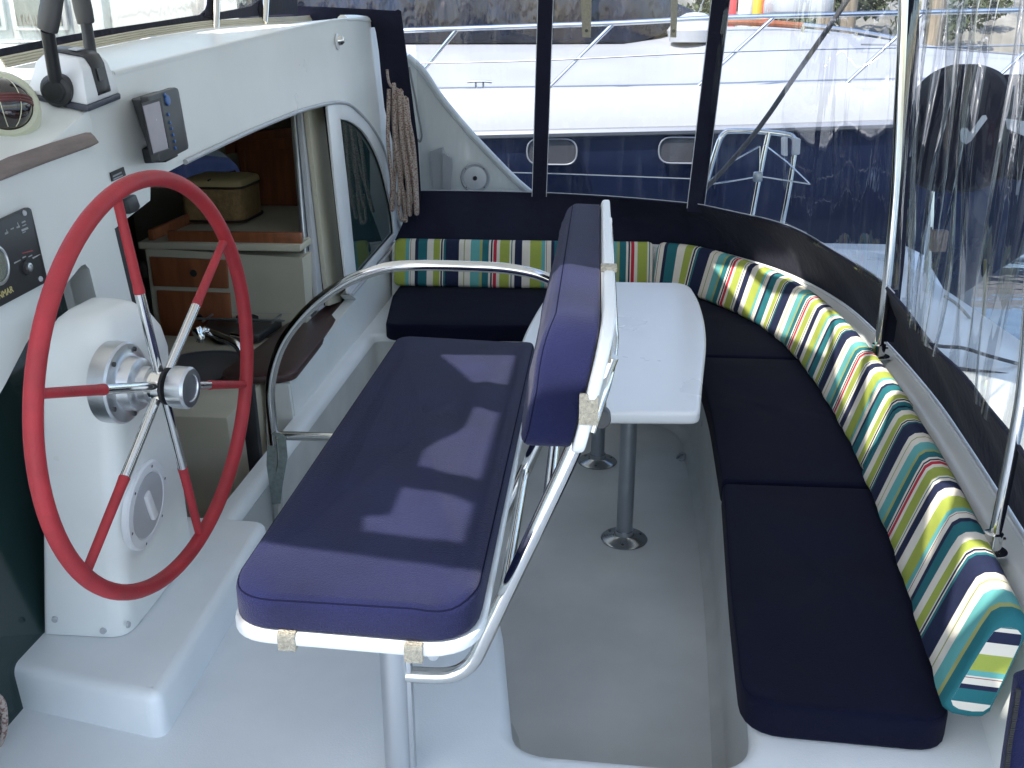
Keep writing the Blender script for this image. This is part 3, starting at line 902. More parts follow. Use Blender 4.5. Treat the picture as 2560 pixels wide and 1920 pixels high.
# ---- throttle control
N_, R_, L_ = V(V((-1.158, 2.217, 1.543))), V(V((-1.160, 2.388, 1.562))), V(V((-1.326, 2.260, 1.567)))
e1, e2 = R_ - N_, L_ - N_
up_ = e1.cross(e2).normalized()
if up_.z < 0:
    up_ = -up_
def TH(a, b, h):
    return N_ + e1 * a + e2 * b + up_ * h
t = thing('throttle_control', 'white twin lever engine throttle with black levers at the upper left', 'throttle', N_)
finish('base_plate', hexa([TH(0, 0, -0.002), TH(1, 0, -0.002), TH(1, 1, -0.002), TH(0, 1, -0.002), TH(0, 0, 0.012), TH(1, 0, 0.012), TH(1, 1, 0.012), TH(0, 1, 0.012)], 0.003), mat('slate_plastic', (0.07, 0.075, 0.10), 0.5), t)
prof = [(0.02, 0.03, 0.012), (0.03, 0.04, 0.03), (0.12, 0.14, 0.085), (0.18, 0.23, 0.100), (0.22, 0.28, 0.104)]
bm = bmesh.new()
rr = []
for a, b_, h in prof:
    rr.append([bm.verts.new(TH(*q, h)) for q in ((a, b_ * 0.8), (1 - a, b_ * 0.8), (1 - a, 1 - b_), (a, 1 - b_))])
for A, B in zip(rr, rr[1:]):
    for i in range(4):
        bm.faces.new([A[i], A[(i + 1) % 4], B[(i + 1) % 4], B[i]])
bm.faces.new(rr[-1])
bm.faces.new(rr[0][::-1])
bevel(bm, 0.007, 3, 15)
finish('housing', bm, WHITEP, t, ang=50)
# black band over the aft face and the top
rowsb = []
for b_, h in ((0.018, 0.022), (0.03, 0.034), (0.10, 0.086), (0.17, 0.104), (0.24, 0.109), (0.60, 0.109), (0.80, 0.107)):
    rowsb.append([TH(a, b_ - 0.005, h + 0.002) for a in (0.36, 0.74)])
bm = grid(rowsb)
thicken(bm, 0.006)
bevel(bm, 0.002, 1, 40)
finish('top_band', bm, BLACKP, t, ang=50)
bm = grid([[TH(a, b_ - 0.012, h + 0.005) for a in (0.44, 0.68)] for b_, h in ((0.05, 0.050), (0.085, 0.076))])
finish('indicator_panel', thicken(bm, 0.002), DARKG, t)
bm = grid([[TH(a, b_, h) for a in (0.44, 0.66)] for b_, h in ((0.36, 0.1135), (0.50, 0.1135))])
finish('name_tag', thicken(bm, 0.002), GREYP, t)
def lever(a, b_, h, side, top_px, mid, rad):
    piv = TH(a, b_, h)
    ax = (e1.normalized() * side)
    lv = finish('lever', lathe([(rad, -0.012), (rad, 0.012), (rad * 0.86, 0.016), (rad * 0.7, 0.017), (rad * 0.62, 0.024), (0, 0.025)], piv, ax, 28), BLACKP, t)
    p0 = piv + ax * 0.004
    p1 = V(mid)
    p2 = V(top_px)
    finish('shaft', tube([p0, p0 * 0.5 + p1 * 0.5, p1], rad * 0.42, 12, r2=rad * 0.40), BLACKP, lv)
    d = (p2 - p1).normalized()
    sd = e1.normalized()
    fw = d.cross(sd).normalized()
    bm = bmesh.new()
    rr = []
    for u, w, q in ((-0.02, 0.30, 0.5), (0.0, 0.62, 0.80), (0.03, 0.68, 0.86), (0.25, 0.72, 0.92), (0.7, 0.70, 0.9), (0.95, 0.62, 0.8), (1.02, 0.35, 0.5)):
        c = p1 + (p2 - p1) * u
        rr.append([bm.verts.new(c + sd * (rad * w * 0.62 * math.cos(k * math.pi / 6)) + fw * (rad * q * 0.75 * math.sin(k * math.pi / 6))) for k in range(12)])
    for A, B in zip(rr, rr[1:]):
        for i in range(12):
            bm.faces.new([A[i], A[(i + 1) % 12], B[(i + 1) % 12], B[i]])
    bm.faces.new(rr[0][::-1]); bm.faces.new(rr[-1])
    finish('handle', bm, DARKG, lv, ang=50)
LV1 = V((-1.237, 2.200, 1.594))
lev_a = ((V(LV1) - N_).dot(e2) / e2.length_squared)
lever(-0.02, lev_a, 0.036, -1, V((-1.161, 2.170, 1.835)), V((-1.201, 2.170, 1.716)), 0.036)
lever(1.0, 0.45, 0.055, 1, V((-1.250, 2.420, 1.858)), V((-1.239, 2.420, 1.734)), 0.034)

# ---- bulkhead compass
cc = V(V((-1.264, 2.060, 1.565)))
t = thing('compass', 'cream round steering compass with a dark globe at the left edge', 'compass', cc)
cax = V((0.66, -0.66, 0.36)).normalized()
finish('housing', lathe([(0.0, -0.12), (0.080, -0.12), (0.088, -0.10), (0.080, -0.02), (0.074, 0.004), (0.066, 0.012), (0.057, 0.012), (0.055, 0.0), (0, 0.0)], cc, cax, 40), CREAM, t)
gl_ = finish('globe', lathe([(0.056, 0.0)] + [(0.056 * math.cos(k * math.pi / 16), 0.050 * math.sin(k * math.pi / 16)) for k in range(1, 8)] + [(0, 0.050)], cc + cax * 0.004, cax, 36), GLOBE, t)
cs1, cs2 = frame_of(cax)
for w_ in (-0.006, 0.0, 0.006):
    finish('card_band', tube([cc + cax * (0.004 + 0.0503 * math.sin(a)) + cs1 * 0.0563 * math.cos(a) + cs2 * w_ for a in [k * math.pi / 16 for k in range(1, 16)]], 0.0032, 6), mat('red_card', (0.12, 0.035, 0.035), 0.4), gl_)
for q in (-0.45, 0.30):
    finish('lubber_line', tube([cc + cax * (0.004 + 0.051 * math.sin(a) * math.cos(q)) + cs2 * 0.0568 * math.cos(a) + cs1 * 0.0568 * math.sin(a) * math.sin(q) for a in [k * math.pi / 16 for k in range(2, 15)]], 0.0010, 5), CREAM, gl_)

# ---- chart plotter
t = thing('chart_plotter', 'dark grey chart display with blue keys fixed to the bulkhead above the wheel', 'chart plotter', V((-1.167, 2.593, 1.494)))
finish('bezel', prism([V((-1.111, 2.386, 1.558)), V((-1.112, 2.384, 1.565)), V((-1.112, 2.397, 1.566)), V((-1.113, 2.555, 1.579)), V((-1.112, 2.568, 1.576)), V((-1.112, 2.573, 1.567)), V((-1.103, 2.576, 1.430)), V((-1.102, 2.570, 1.422)), V((-1.102, 2.557, 1.420)), V((-1.101, 2.400, 1.407)), V((-1.102, 2.387, 1.409)), V((-1.102, 2.384, 1.414))], BN * 0.022, bev=0.004), DARKG, t)
finish('screen', prism([V((-1.087, 2.343, 1.547)), V((-1.087, 2.437, 1.553)), V((-1.080, 2.442, 1.438)), V((-1.080, 2.354, 1.435))], BN * 0.001), LCD, t)
finish('screen_frame', prism([V((-1.090, 2.340, 1.553)), V((-1.090, 2.451, 1.560)), V((-1.082, 2.457, 1.434)), V((-1.082, 2.352, 1.431))], BN * 0.0025, holes=[[V((-1.090, 2.348, 1.547)), V((-1.090, 2.442, 1.553)), V((-1.082, 2.448, 1.438)), V((-1.082, 2.359, 1.435))]]), BLACKP, t)
for px in (V((-1.088, 2.487, 1.552)),):
    finish('key_pad', lathe([(0.0135, 0), (0.0125, 0.004), (0, 0.005)], px, BN, 20), BLUEB, t)
for px in (V((-1.089, 2.476, 1.566)), V((-1.086, 2.478, 1.518)), V((-1.084, 2.478, 1.498)), V((-1.083, 2.482, 1.483)), V((-1.082, 2.484, 1.467)), V((-1.081, 2.486, 1.451)), V((-1.080, 2.484, 1.434))):
    finish('key', lathe([(0.0045, 0), (0.004, 0.003), (0, 0.0035)], px, BN, 12), BLUEB, t)
bk = [V(p) for p in (V((-1.113, 2.389, 1.560)), V((-1.114, 2.569, 1.575)), V((-1.105, 2.574, 1.429)), V((-1.104, 2.392, 1.409)))]
bq = [V(p) for p in (V((-1.169, 2.455, 1.557)), V((-1.170, 2.591, 1.567)), V((-1.165, 2.602, 1.493)), V((-1.165, 2.493, 1.499)))]
bm = bmesh.new()
a_ = [bm.verts.new(p) for p in bk]
b2 = [bm.verts.new(p) for p in bq]
bm.faces.new(a_); bm.faces.new(b2[::-1])
for i in range(4):
    bm.faces.new([a_[i], a_[(i + 1) % 4], b2[(i + 1) % 4], b2[i]])
bevel(bm, 0.006, 2, 30)
finish('back_case', bm, BLACKP, t)
finish('bracket', prism([V((-1.163, 2.466, 1.433)), V((-1.164, 2.527, 1.441)), V((-1.161, 2.553, 1.402)), V((-1.161, 2.471, 1.395))], BN * 0.06, bev=0.004), BLACKP, t)

# ================================================================== STEERING
# pedestal
ped = thing('wheel_pedestal', 'white steering pedestal standing on the step behind the red wheel', 'pedestal', (-1.08, 1.92, 0.47))
bm = bmesh.new()
rr = []
#  z, aft x, fwd x, near y, far y
for z, xa, xf, y0, y1 in ((0.4735, -0.985, -1.176, 1.735, 2.125), (0.60, -0.975, -1.156, 1.735, 2.10), (0.80, -0.955, -1.124, 1.735, 2.05), (0.95, -0.936, -1.098, 1.730, 2.015), (1.06, -0.924, -1.082, 1.735, 2.00),
                          (1.11, -0.930, -1.076, 1.742, 1.99), (1.15, -0.945, -1.072, 1.757, 1.97), (1.175, -0.965, -1.06, 1.785, 1.945), (1.185, -0.985, -1.05, 1.81, 1.92)):
    o2 = round2([(xa, y0), (xa, y1), (xf, y1), (xf, y0)], [0.045, 0.04, 0.012, 0.012], 5)
    rr.append([bm.verts.new((x, y, z)) for x, y in o2])
for A, B in zip(rr, rr[1:]):
    for i in range(len(A)):
        bm.faces.new([A[i], A[(i + 1) % len(A)], B[(i + 1) % len(A)], B[i]])
bm.faces.new(rr[-1]); bm.faces.new(rr[0][::-1])
finish('body', bm, GEL, ped, ang=60)
WX, WY, WZ, WR = -0.842, 1.749, 1.054, 0.401
wax = V((math.cos(-0.026) * math.cos(-0.077), math.cos(-0.026) * math.sin(-0.077), math.sin(-0.026)))
WC = V((WX, WY, WZ))
fl = V((-0.966, WY + 0.0765 * 1.2 - 0.004, WZ + 0.003))
fl = WC - wax * 0.080
for px in ():
    pass
finish('bearing_flange', lathe([(0, -0.03), (0.082, -0.03), (0.082, 0.004), (0.078, 0.008), (0.060, 0.010), (0.055, 0.014), (0.052, 0.036), (0.046, 0.040), (0.036, 0.042), (0.036, 0.06), (0, 0.06)], fl, wax, 44), SATIN, ped)
w1, w2 = frame_of(wax)
for a in (0.5, 1.7, 2.9, 4.2, 5.4):
    finish('bolt', lathe([(0.005, 0), (0.005, 0.004), (0, 0.0045)], fl + wax * 0.0085 + (w1 * math.cos(a) + w2 * math.sin(a)) * 0.069, wax, 8), DARKG, ped)
hc = V(V((-0.959, 1.843, 0.742)))
hx = V((1, 0.0, -0.10)).normalized()
hat = finish('inspection_hatch', lathe([(0.100, -0.006), (0.100, 0.004), (0.095, 0.008), (0.077, 0.009), (0.075, 0.006), (0, 0.006)], hc, hx, 44), WHITEP, ped)
finish('hatch_cover', lathe([(0.0735, 0.004), (0.0725, 0.008), (0, 0.0085)], hc, hx, 40), GREYP, hat)
finish('grip', box(hc + hx * 0.012 + V((0, 0, 0.0)), (0.012, 0.022, 0.075), Matrix.Rotation(0.35, 3, 'X'), 0.004), WHITEP, hat)
h1, h2 = frame_of(hx)
for k in range(6):
    a = k * math.pi / 3 + 0.3
    finish('screw', lathe([(0.0035, 0), (0, 0.001)], hc + hx * 0.0095 + (h1 * math.cos(a) + h2 * math.sin(a)) * 0.087, hx, 8), DARKG, hat)
for p, ax in ((V((-1.141, 1.733, 0.513)), (0, -1, 0)), (V((-1.036, 1.733, 0.490)), (0, -1, 0)), (V((-0.982, 1.742, 0.503)), (1, 0, 0)), (V((-0.980, 2.056, 0.488)), (1, 0, 0))):
    finish('screw', lathe([(0.0075, -0.002), (0.0065, 0.003), (0, 0.004)], p, ax, 12), GREYP, ped)

# wheel
wh = thing('steering_wheel', 'large red steering wheel with six chromed spokes', 'steering wheel', WC)
u_ = V((0, 0, 1)).cross(wax).normalized()
v_ = wax.cross(u_).normalized()
finish('rim', tube([WC + (u_ * math.cos(k * math.pi / 48) + v_ * math.sin(k * math.pi / 48)) * WR for k in range(96)], 0.0155, 16, closed=True), RED, wh)
hub = finish('hub', lathe([(0.0, -0.024), (0.030, -0.024), (0.030, -0.010), (0.036, -0.006), (0.036, 0.012), (0.032, 0.016), (0, 0.016)], WC, wax, 32), STEEL, wh)
finish('centre_knob', lathe([(0.024, 0.014), (0.024, 0.024), (0.040, 0.026), (0.042, 0.031), (0.042, 0.058), (0.038, 0.063), (0.027, 0.0635), (0.026, 0.061), (0, 0.061)], WC, wax, 36), SATIN, wh)
finish('knob_collar', lathe([(0.034, 0.008), (0.037, 0.010), (0.037, 0.016), (0.030, 0.018)], WC, wax, 32), RUB, wh)
for end in ((253,438), (470,482), (76,857), (537,828), (213,1250), (432,1162)):
    pass
for p in [V((-0.842, 1.665, 1.425)), V((-0.842, 2.113, 1.313)), V((-0.842, 1.324, 1.187)), V((-0.842, 2.204, 0.899)), V((-0.842, 1.419, 0.804)), V((-0.842, 1.849, 0.651))]:
    d = V(p) - WC
    d = (d - wax * d.dot(wax)).normalized()
    sp = finish('spoke', tube([WC + d * 0.026, WC + d * 0.22], 0.0098, 14), STEEL, wh)
    finish('red_sleeve', tube([WC + d * 0.205, WC + d * 0.225, WC + d * (WR - 0.008)], 0.0108, 14, r2=0.0088), RED, sp)

# ================================================================== HELM SEAT
hs = thing('helm_seat', 'helm bench seat with navy cushion and backrest on a polished tube frame', 'helm seat', (-0.34, 1.55, 0.37))
seat2 = round2([(-0.579, 1.324), (-0.168, 1.300), (-0.165, 2.76), (-0.58, 2.775)], [0.075, 0.10, 0.05, 0.05], 8)
bm = slab(inset2(seat2, -0.006), 0.772, 0.794, rt=0.006, rb=0.006)
finish('seat_board', bm, BOARD, hs, ang=50)
def wav(x, y, z, a=0.0030):
    return a * (math.sin(x * 31 + y * 9) + math.sin(y * 23 - x * 12) + 0.7 * math.sin(y * 53 + x * 40))
cu = slab(seat2, 0.795, 0.858, rt=0.018, rb=0.010, n=5, dome=0.006, to3=lambda x, y, z: V((x, y, z + (wav(x, y, z) if z > 0.80 else 0))))
cush = finish('seat_cushion', cu, NAVY, hs, ang=70)
finish('seam', tube([V((x, y, 0.8515 + wav(x, y, 1))) for x, y in inset2(seat2, 0.0047)], 0.0016, 5, closed=True), THREAD, cush)
for px in (V((-0.477, 1.314, 0.778)), V((-0.267, 1.299, 0.780))):
    finish('strap', box((px[0], px[1] + 0.002, 0.781), (0.030, 0.014, 0.033), None, 0.002), WEB, hs)
# backrest: plane leaning aft
def BK(y, h, d=0.0):
    return V((-0.028 + h * 0.21 + d, y, 1.075 + h * 0.978))
def map_bk(d0):
    return lambda x, y, z: BK(x, y, z + d0)
b2o = round2([(1.415, 0.0), (2.72, 0.0), (2.72, 0.225), (1.415, 0.225)], [0.035, 0.05, 0.11, 0.13], 9)
finish('backrest_board', slab(b2o, 0.0, 0.020, rt=0.006, rb=0.006, to3=map_bk(0.0)), BOARD, hs, ang=50)
bc2 = round2([(1.428, 0.004), (2.71, 0.004), (2.71, 0.212), (1.428, 0.212)], [0.035, 0.05, 0.10, 0.12], 9)
def map_bc(x, y, z):
    p = BK(x, y, -z)
    w = 0.0026 * (math.sin(x * 17 + y * 30) + math.sin(x * 41 - y * 22)) * max(0.0, min(1, (z - 0.01) / 0.03))
    return p + V((w, 0, w * 0.6))
bcush = finish('backrest_cushion', slab(bc2, 0.002, 0.088, rt=0.022, rb=0.006, n=5, dome=0.006, to3=map_bc), NAVY, hs, ang=70)
finish('seam', tube([map_bc(x, y, 0.078) for x, y in inset2(bc2, 0.005)], 0.0018, 5, closed=True), THREAD, bcush)
# webbing loops holding the cushion to the board
for y, h, ang_, wd in ((1.475, 0.170, 0.9, 0.05), (1.418, 0.085, 1.45, 0.05), (1.80, 0.226, 0.0, 0.035)):
    rt = Matrix.Rotation(ang_, 3, 'X')
    finish('strap', box(BK(y, h, 0.009), (0.030, wd, 0.010), rt, 0.002), WEB, hs)
# polished frame
def fr_tube(pts, rad=0.05, r=0.0125, name='frame_tube'):
    return finish(name, tube(fillet(pts, rad, 7) if rad > 0 else pts, r, 14), STEEL, hs)
fr_tube([(-0.330, 1.50, 0.592), (-0.212, 1.50, 0.592), (-0.020, 1.50, 1.065), (0.030, 1.50, 1.22)], 0.075, 0.0150)
fr_tube([(-0.330, 2.06, 0.592), (-0.212, 2.06, 0.592), (-0.020, 2.06, 1.065), (0.030, 2.06, 1.22)], 0.075, 0.0150)
fr_tube([(0.040, 2.66, 1.235), (0.038, 1.56, 1.225), (0.030, 1.485, 1.19), (0.004, 1.47, 1.10)], 0.04, 0.008)
fr_tube([(-0.145, 1.50, 0.755), (-0.145, 2.06, 0.755)], 0.01, 0.011, 'cross_tube')
fr_tube([(-0.066, 1.50, 0.95), (-0.066, 2.06, 0.95)], 0.01, 0.011, 'cross_tube')
for y in (1.50, 2.06):
    post = finish('post', lathe([(0.0, 0.371), (0.0265, 0.371), (0.0265, 0.768), (0, 0.768)], (-0.345, y, 0), (0, 0, 1), 28), SATIN, hs)
    finish('channel', box((-0.3185, y, 0.56), (0.012, 0.022, 0.37), None, 0.002), SATIN, post)
bkt = finish('bracket_disc', lathe([(0.0, 0.0), (0.046, 0.004), (0.052, 0.014), (0.052, 0.022), (0, 0.022)], (-0.240, 1.385, 0.744), (0, 0, 1), 28), STEEL, hs)
finish('bolt', lathe([(0.009, 0), (0.009, 0.006), (0, 0.007)], (-0.242, 1.336, 0.755), (0.1, -1, 0), 12), SATIN, bkt)
cap = V(V((0.021, 1.660, 1.047)))
finish('end_cap', lathe([(0.0, -0.005), (0.016, -0.004), (0.0185, 0.0), (0.0185, 0.03), (0, 0.03)], cap, (0, 1, -0.1), 24), DARKG, hs)
fr_tube([cap + V((0, 0.02, 0)), cap + V((0.0, 0.40, 0.03))], 0.01, 0.011, 'cross_tube')
# guard rail round the far end of the seat
rail = [V((-1.014, 2.800, 0.075)), V((-1.000, 2.800, 0.413)), V((-1.000, 2.800, 0.525)), V((-1.000, 2.800, 0.650)), V((-0.979, 2.800, 0.743)), V((-0.943, 2.800, 0.822)), V((-0.890, 2.800, 0.891)), V((-0.821, 2.800, 0.956)), V((-0.740, 2.800, 1.011)), V((-0.661, 2.800, 1.045)), V((-0.590, 2.800, 1.063)), V((-0.493, 2.800, 1.069)), V((-0.369, 2.800, 1.068)), V((-0.260, 2.800, 1.064)), V((-0.178, 2.800, 1.051)), V((-0.124, 2.800, 1.032)), V((-0.089, 2.800, 1.011)), V((-0.061, 2.800, 0.970))]
fr_tube(spline(rail, 4), 0.0, 0.0160, 'guard_rail')
fr_tube([V((-0.986, 2.800, 0.508)), V((-0.926, 2.800, 0.509)), V((-0.539, 2.800, 0.510))], 0.01, 0.0145, 'cross_tube')
ws_ = [V((-0.988, 2.800, 0.522)), V((-0.968, 2.800, 0.510)), V((-0.968, 2.800, 0.438)), V((-0.990, 2.800, 0.348)), V((-1.005, 2.800, 0.272)), V((-1.009, 2.800, 0.347)), V((-1.012, 2.800, 0.412)), V((-1.004, 2.800, 0.477))]
finish('hanging_strap', thicken(grid([[V(p) + V((-0.014, -0.016, 0)) for p in ws_], [V(p) + V((0.014, -0.016, 0.004)) for p in ws_]]), 0.003), GREYWEB, hs)

single('rope_end', tube(spline([V((-1.141, 1.500, 0.495)), V((-1.130, 1.500, 0.483)), V((-1.127, 1.500, 0.463)), V((-1.131, 1.500, 0.430)), V((-1.141, 1.500, 0.396)), V((-1.157, 1.500, 0.370)), V((-1.173, 1.500, 0.355))], 5), 0.007, 8), ROPE, 'cream flecked rope end showing at the left edge beside the step', 'rope')

# ================================================================== TABLE
tb = thing('cockpit_table', 'white cockpit table with rounded edges on two grey legs', 'table', (0.09, 3.5, 0.0))
tt = [tuple(p[:2]) for p in [V((-0.147, 2.686, 0.660)), V((0.324, 2.715, 0.660)), V((0.374, 3.116, 0.660)), V((0.417, 3.435, 0.660)), V((0.440, 3.747, 0.660)), V((0.445, 4.074, 0.660)), V((0.432, 4.286, 0.660)), V((0.393, 4.353, 0.660)), V((0.102, 4.346, 0.660)), V((-0.139, 4.352, 0.660)), V((-0.184, 4.183, 0.660)), V((-0.224, 3.829, 0.660)), V((-0.249, 3.527, 0.660)), V((-0.258, 3.266, 0.660)), V((-0.251, 3.063, 0.660)), V((-0.221, 2.840, 0.660))]]
tt2 = round2(tt, [0.08, 0.03, 0.15, 0.2, 0.15, 0.12, 0.05, 0.05, 0.1, 0.06, 0.05, 0.1, 0.1, 0.1, 0.1, 0.1, 0.08], 4)
finish('table_top', slab(tt2, 0.622, 0.662, rt=0.012, rb=0.012), TABLEM, tb, ang=50)
for p in ((0.137, 3.149), (0.039, 3.823)):
    lg = finish('leg', lathe([(0.0, 0.012), (0.031, 0.012), (0.029, 0.05), (0.0285, 0.622), (0, 0.622)], (*p, 0), (0, 0, 1), 28), LEGM, tb)
    finish('base_flange', lathe([(0.0, 0.001), (0.082, 0.001), (0.084, 0.005), (0.078, 0.010), (0.045, 0.016), (0.036, 0.024), (0.034, 0.040), (0, 0.040)], (*p, 0), (0, 0, 1), 36), mat('flange_steel', (0.42, 0.44, 0.46), 0.22, metal=1.0), lg)
    for k in range(3):
        a = 0.4 + k * 2.1
        finish('screw', lathe([(0.006, 0.0), (0.005, 0.003), (0, 0.0035)], (p[0] + 0.063 * math.cos(a), p[1] + 0.063 * math.sin(a), 0.0105), (0, 0, 1), 10), DARKG, lg)

# drain and stains at the foot of the bench
dr = V(V((0.410, 3.885, 0.004)))
single('floor_drain', lathe([(0.020, 0.0), (0.026, 0.008), (0.022, 0.012), (0.016, 0.010), (0.014, 0.002), (0, 0.002)], dr + V((-0.01, 0, 0)), (-0.6, -0.3, 0.7), 24), LEGM,
       'small grey drain fitting low on the bench front behind the front table leg', 'drain')
for px in (V((0.452, 3.704, 0.238)), V((0.390, 2.253, 0.222))):
    single('bench_button', lathe([(0.014, -0.004), (0.012, 0.005), (0, 0.006)], px, (-1, 0, 0.1), 16), GREYP,
           'grey round fastener on the bench front ' + ('beside the far edge of the table' if px[1] > 3 else 'below the nearest seat cushion'), 'fastener')

for px in (V((0.425, 2.817, 0.351)), V((0.415, 2.636, 0.384))):
    single('hinge_pin', lathe([(0.006, -0.003), (0.005, 0.006), (0, 0.007)], px, (-1, 0, 0.1), 10), DARKG,
           'tiny dark hinge pin on the bench front below the seat cushion joint, ' + ('upper one' if px[1] > 2.7 else 'lower one'), 'hinge')

# ================================================================== BENCH CUSHIONS
def seat_pad(poly, rad, label, z0=0.371, z1=0.452):
    p = round2(poly, rad, 6)
    root = thing('seat_cushion', label, 'cushion', (sum(q[0] for q in p) / len(p), sum(q[1] for q in p) / len(p), z0), 'navy seat cushions on the bench')
    pad = finish('cushion_cover', slab(p, z0, z1, rt=0.018, rb=0.012, n=5, dome=0.007, to3=lambda x, y, z: V((x, y, z + (wav(x, y, z, 0.0016) if z > 0.40 else 0)))), NAVYD, root, ang=70)
    finish('seam', tube([V((x, y, z1 - 0.007 + wav(x, y, 1, 0.0016))) for x, y in inset2(p, 0.0045)], 0.0015, 5, closed=True), THREAD, pad)
    return root
seat_pad([(0.043, 4.345), (-0.955, 4.285), (-1.035, 4.85), (-1.035, 5.085), (0.043, 5.085)], [0.02, 0.07, 0.03, 0.02, 0.02], 'dark navy seat cushion between the white bulkhead and the table')
seat_pad([(0.423, 3.945), (0.425, 4.22), (0.30, 4.34), (0.055, 4.345), (0.055, 5.085), (0.34, 5.08), (0.52, 4.98), (0.70, 4.70), (0.83, 4.36), (0.875, 3.945)], [0.02, 0.12, 0.05, 0.02, 0.02, 0.05, 0.1, 0.1, 0.1, 0.02], 'dark navy corner seat cushion behind the far right corner of the table')
seat_pad([(0.402, 2.705), (0.432, 3.35), (0.425, 3.932), (0.875, 3.932), (0.875, 3.3), (0.862, 2.705)], [0.02, 0.2, 0.02, 0.02, 0.1, 0.02], 'dark navy square seat cushion, the middle one along the striped backrests')
seat_pad([(0.402, 2.692), (0.345, 2.03), (0.322, 1.655), (0.722, 1.632), (0.79, 2.05), (0.856, 2.692)], [0.02, 0.2, 0.09, 0.07, 0.15, 0.02], 'long dark navy seat cushion nearest the camera with its rounded end on the white deck')

def resample(path, step):
    path = [V(p) for p in path]
    L = [0.0]
    for a, b in zip(path, path[1:]):
        L.append(L[-1] + (b - a).length)
    n = max(2, int(L[-1] / step) + 1)
    out, k = [], 0
    for i in range(n):
        s = L[-1] * i / (n - 1)
        while k < len(L) - 2 and L[k + 1] < s:
            k += 1
        f = (s - L[k]) / max(1e-9, L[k + 1] - L[k])
        out.append((path[k].lerp(path[k + 1], f), s))
    return out
def striped(path, u0, label, per=0.74, seed=1):
    rnd = random.Random(seed)
    sm = resample(path, 0.02)
    tot = sm[-1][1]
    base = [(0.000, 0.480), (0.006, 0.466), (0.020, 0.458), (0.05, 0.456), (0.074, 0.460), (0.086, 0.474), (0.098, 0.53), (0.112, 0.60), (0.124, 0.66), (0.124, 0.680), (0.114, 0.692), (0.098, 0.697), (0.078, 0.694), (0.064, 0.682), (0.052, 0.65), (0.030, 0.58), (0.012, 0.52)]
    cx = sum(p[0] for p in base) / len(base)
    cz = sum(p[1] for p in base) / len(base)
    bm = bmesh.new()
    uvl = bm.loops.layers.uv.new('UVMap')
    rings, us = [], []
    pts = [p for p, s in sm]
    n = len(pts)
    def ringat(i, sc, shift, s):
        t = (pts[min(i + 1, n - 1)] - pts[max(i - 1, 0)]).normalized()
        nrm = V((-t.y, t.x, 0))
        puff = 1 + 0.03 * math.sin(s * 23 + seed) + 0.02 * math.sin(s * 51)
        o = []
        for d, z in base:
            dd = cx + (d - cx) * sc * (puff if d < 0.06 else 1)
            zz = cz + (z - cz) * sc
            o.append(bm.verts.new(pts[i] + nrm * dd + V((0, 0, zz)) + t * shift))
        rings.append(o)
        us.append(u0 + (s + shift) / per)
    for q, (sc, sh) in enumerate(((0.80, -0.024), (0.90, -0.022), (0.96, -0.014))):
        ringat(0, sc, sh, 0.0)
    for i in range(n):
        ringat(i, 1.0, 0, sm[i][1])
    for sc, sh in ((0.96, 0.014), (0.90, 0.022), (0.80, 0.024)):
        ringat(n - 1, sc, sh, tot)
    m = len(base)
    for r in range(len(rings) - 1):
        for k in range(m):
            j = (k + 1) % m
            f = bm.faces.new([rings[r][k], rings[r][j], rings[r + 1][j], rings[r + 1][k]])
            for lp, u in zip(f.loops, (us[r], us[r], us[r + 1], us[r + 1])):
                lp[uvl].uv = (u, 0.5)
    for ring_, off in ((rings[0][::-1], 0.1), (rings[-1], 0.35)):
        for t in tessellate_polygon([[v.co for v in ring_]]):
            try:
                f = bm.faces.new([ring_[i] for i in t])
            except ValueError:
                continue
            for lp in f.loops:
                lp[uvl].uv = (off - (lp.vert.co.z - 0.45) * 2.2, 0.5)
    o = single('back_cushion', bm, STRIPE, label, 'cushion', 'striped back cushions along the bench', ang=60)
    return o
front = [(-1.03, 4.985, 0), (-0.4, 4.985, 0), (0.285, 5.005, 0)]
striped([V(p) for p in front], 0.03, 'straight striped back cushion along the far side beside the white bulkhead', per=0.72, seed=3)
front2 = spline([(0.325, 5.005, 0), (0.47, 4.93, 0), (0.605, 4.72, 0), (0.735, 4.42, 0), (0.815, 4.05, 0), (0.845, 3.60, 0), (0.84, 3.10, 0), (0.826, 2.79, 0)], 6)
striped(front2, 0.13, 'long curved striped back cushion following the bench corner behind the table', seed=5)
front3 = spline([(0.815, 2.725, 0), (0.785, 2.35, 0), (0.745, 2.0, 0), (0.700, 1.66, 0)], 6)
striped(front3, 0.215, 'striped back cushion nearest the camera with its square striped end showing', seed=8)
# little snaps and screws along the coaming top
sn = off_path(coam_f, 0.115)
for k in (6, 12, 30, 37, 44, 50):
    pass

# ================================================================== COCKPIT ENCLOSURE
enc = thing('cockpit_enclosure', 'navy canvas cockpit enclosure with clear vinyl windows around the bench', 'enclosure', (0.2, 5.3, 0.65))
sk_top = [V((-1.005, 5.382, 0.900)), V((-0.971, 5.367, 0.900)), V((-0.677, 5.375, 0.900)), V((-0.344, 5.352, 0.900)), V((0.082, 5.241, 0.900)), V((0.479, 5.045, 0.900)), V((0.592, 4.912, 0.900)), V((0.696, 4.759, 0.900)), V((0.785, 4.627, 0.900)), V((0.860, 4.456, 0.900)), V((0.908, 4.231, 0.900)), V((0.937, 3.962, 0.900)), V((0.970, 3.685, 0.900)), V((0.992, 3.414, 0.900)), V((0.978, 3.088, 0.900)), V((0.943, 2.740, 0.900)), V((0.933, 2.588, 0.900)), V((0.935, 2.482, 0.900)), V((0.928, 2.344, 0.900)), V((0.910, 2.189, 0.900)), V((0.896, 2.015, 0.900)), V((0.876, 1.856, 0.900))]
sk_top = [V(p) for p in sk_top]
NS = 90
topc = at_frac(spline(sk_top, 4), NS)
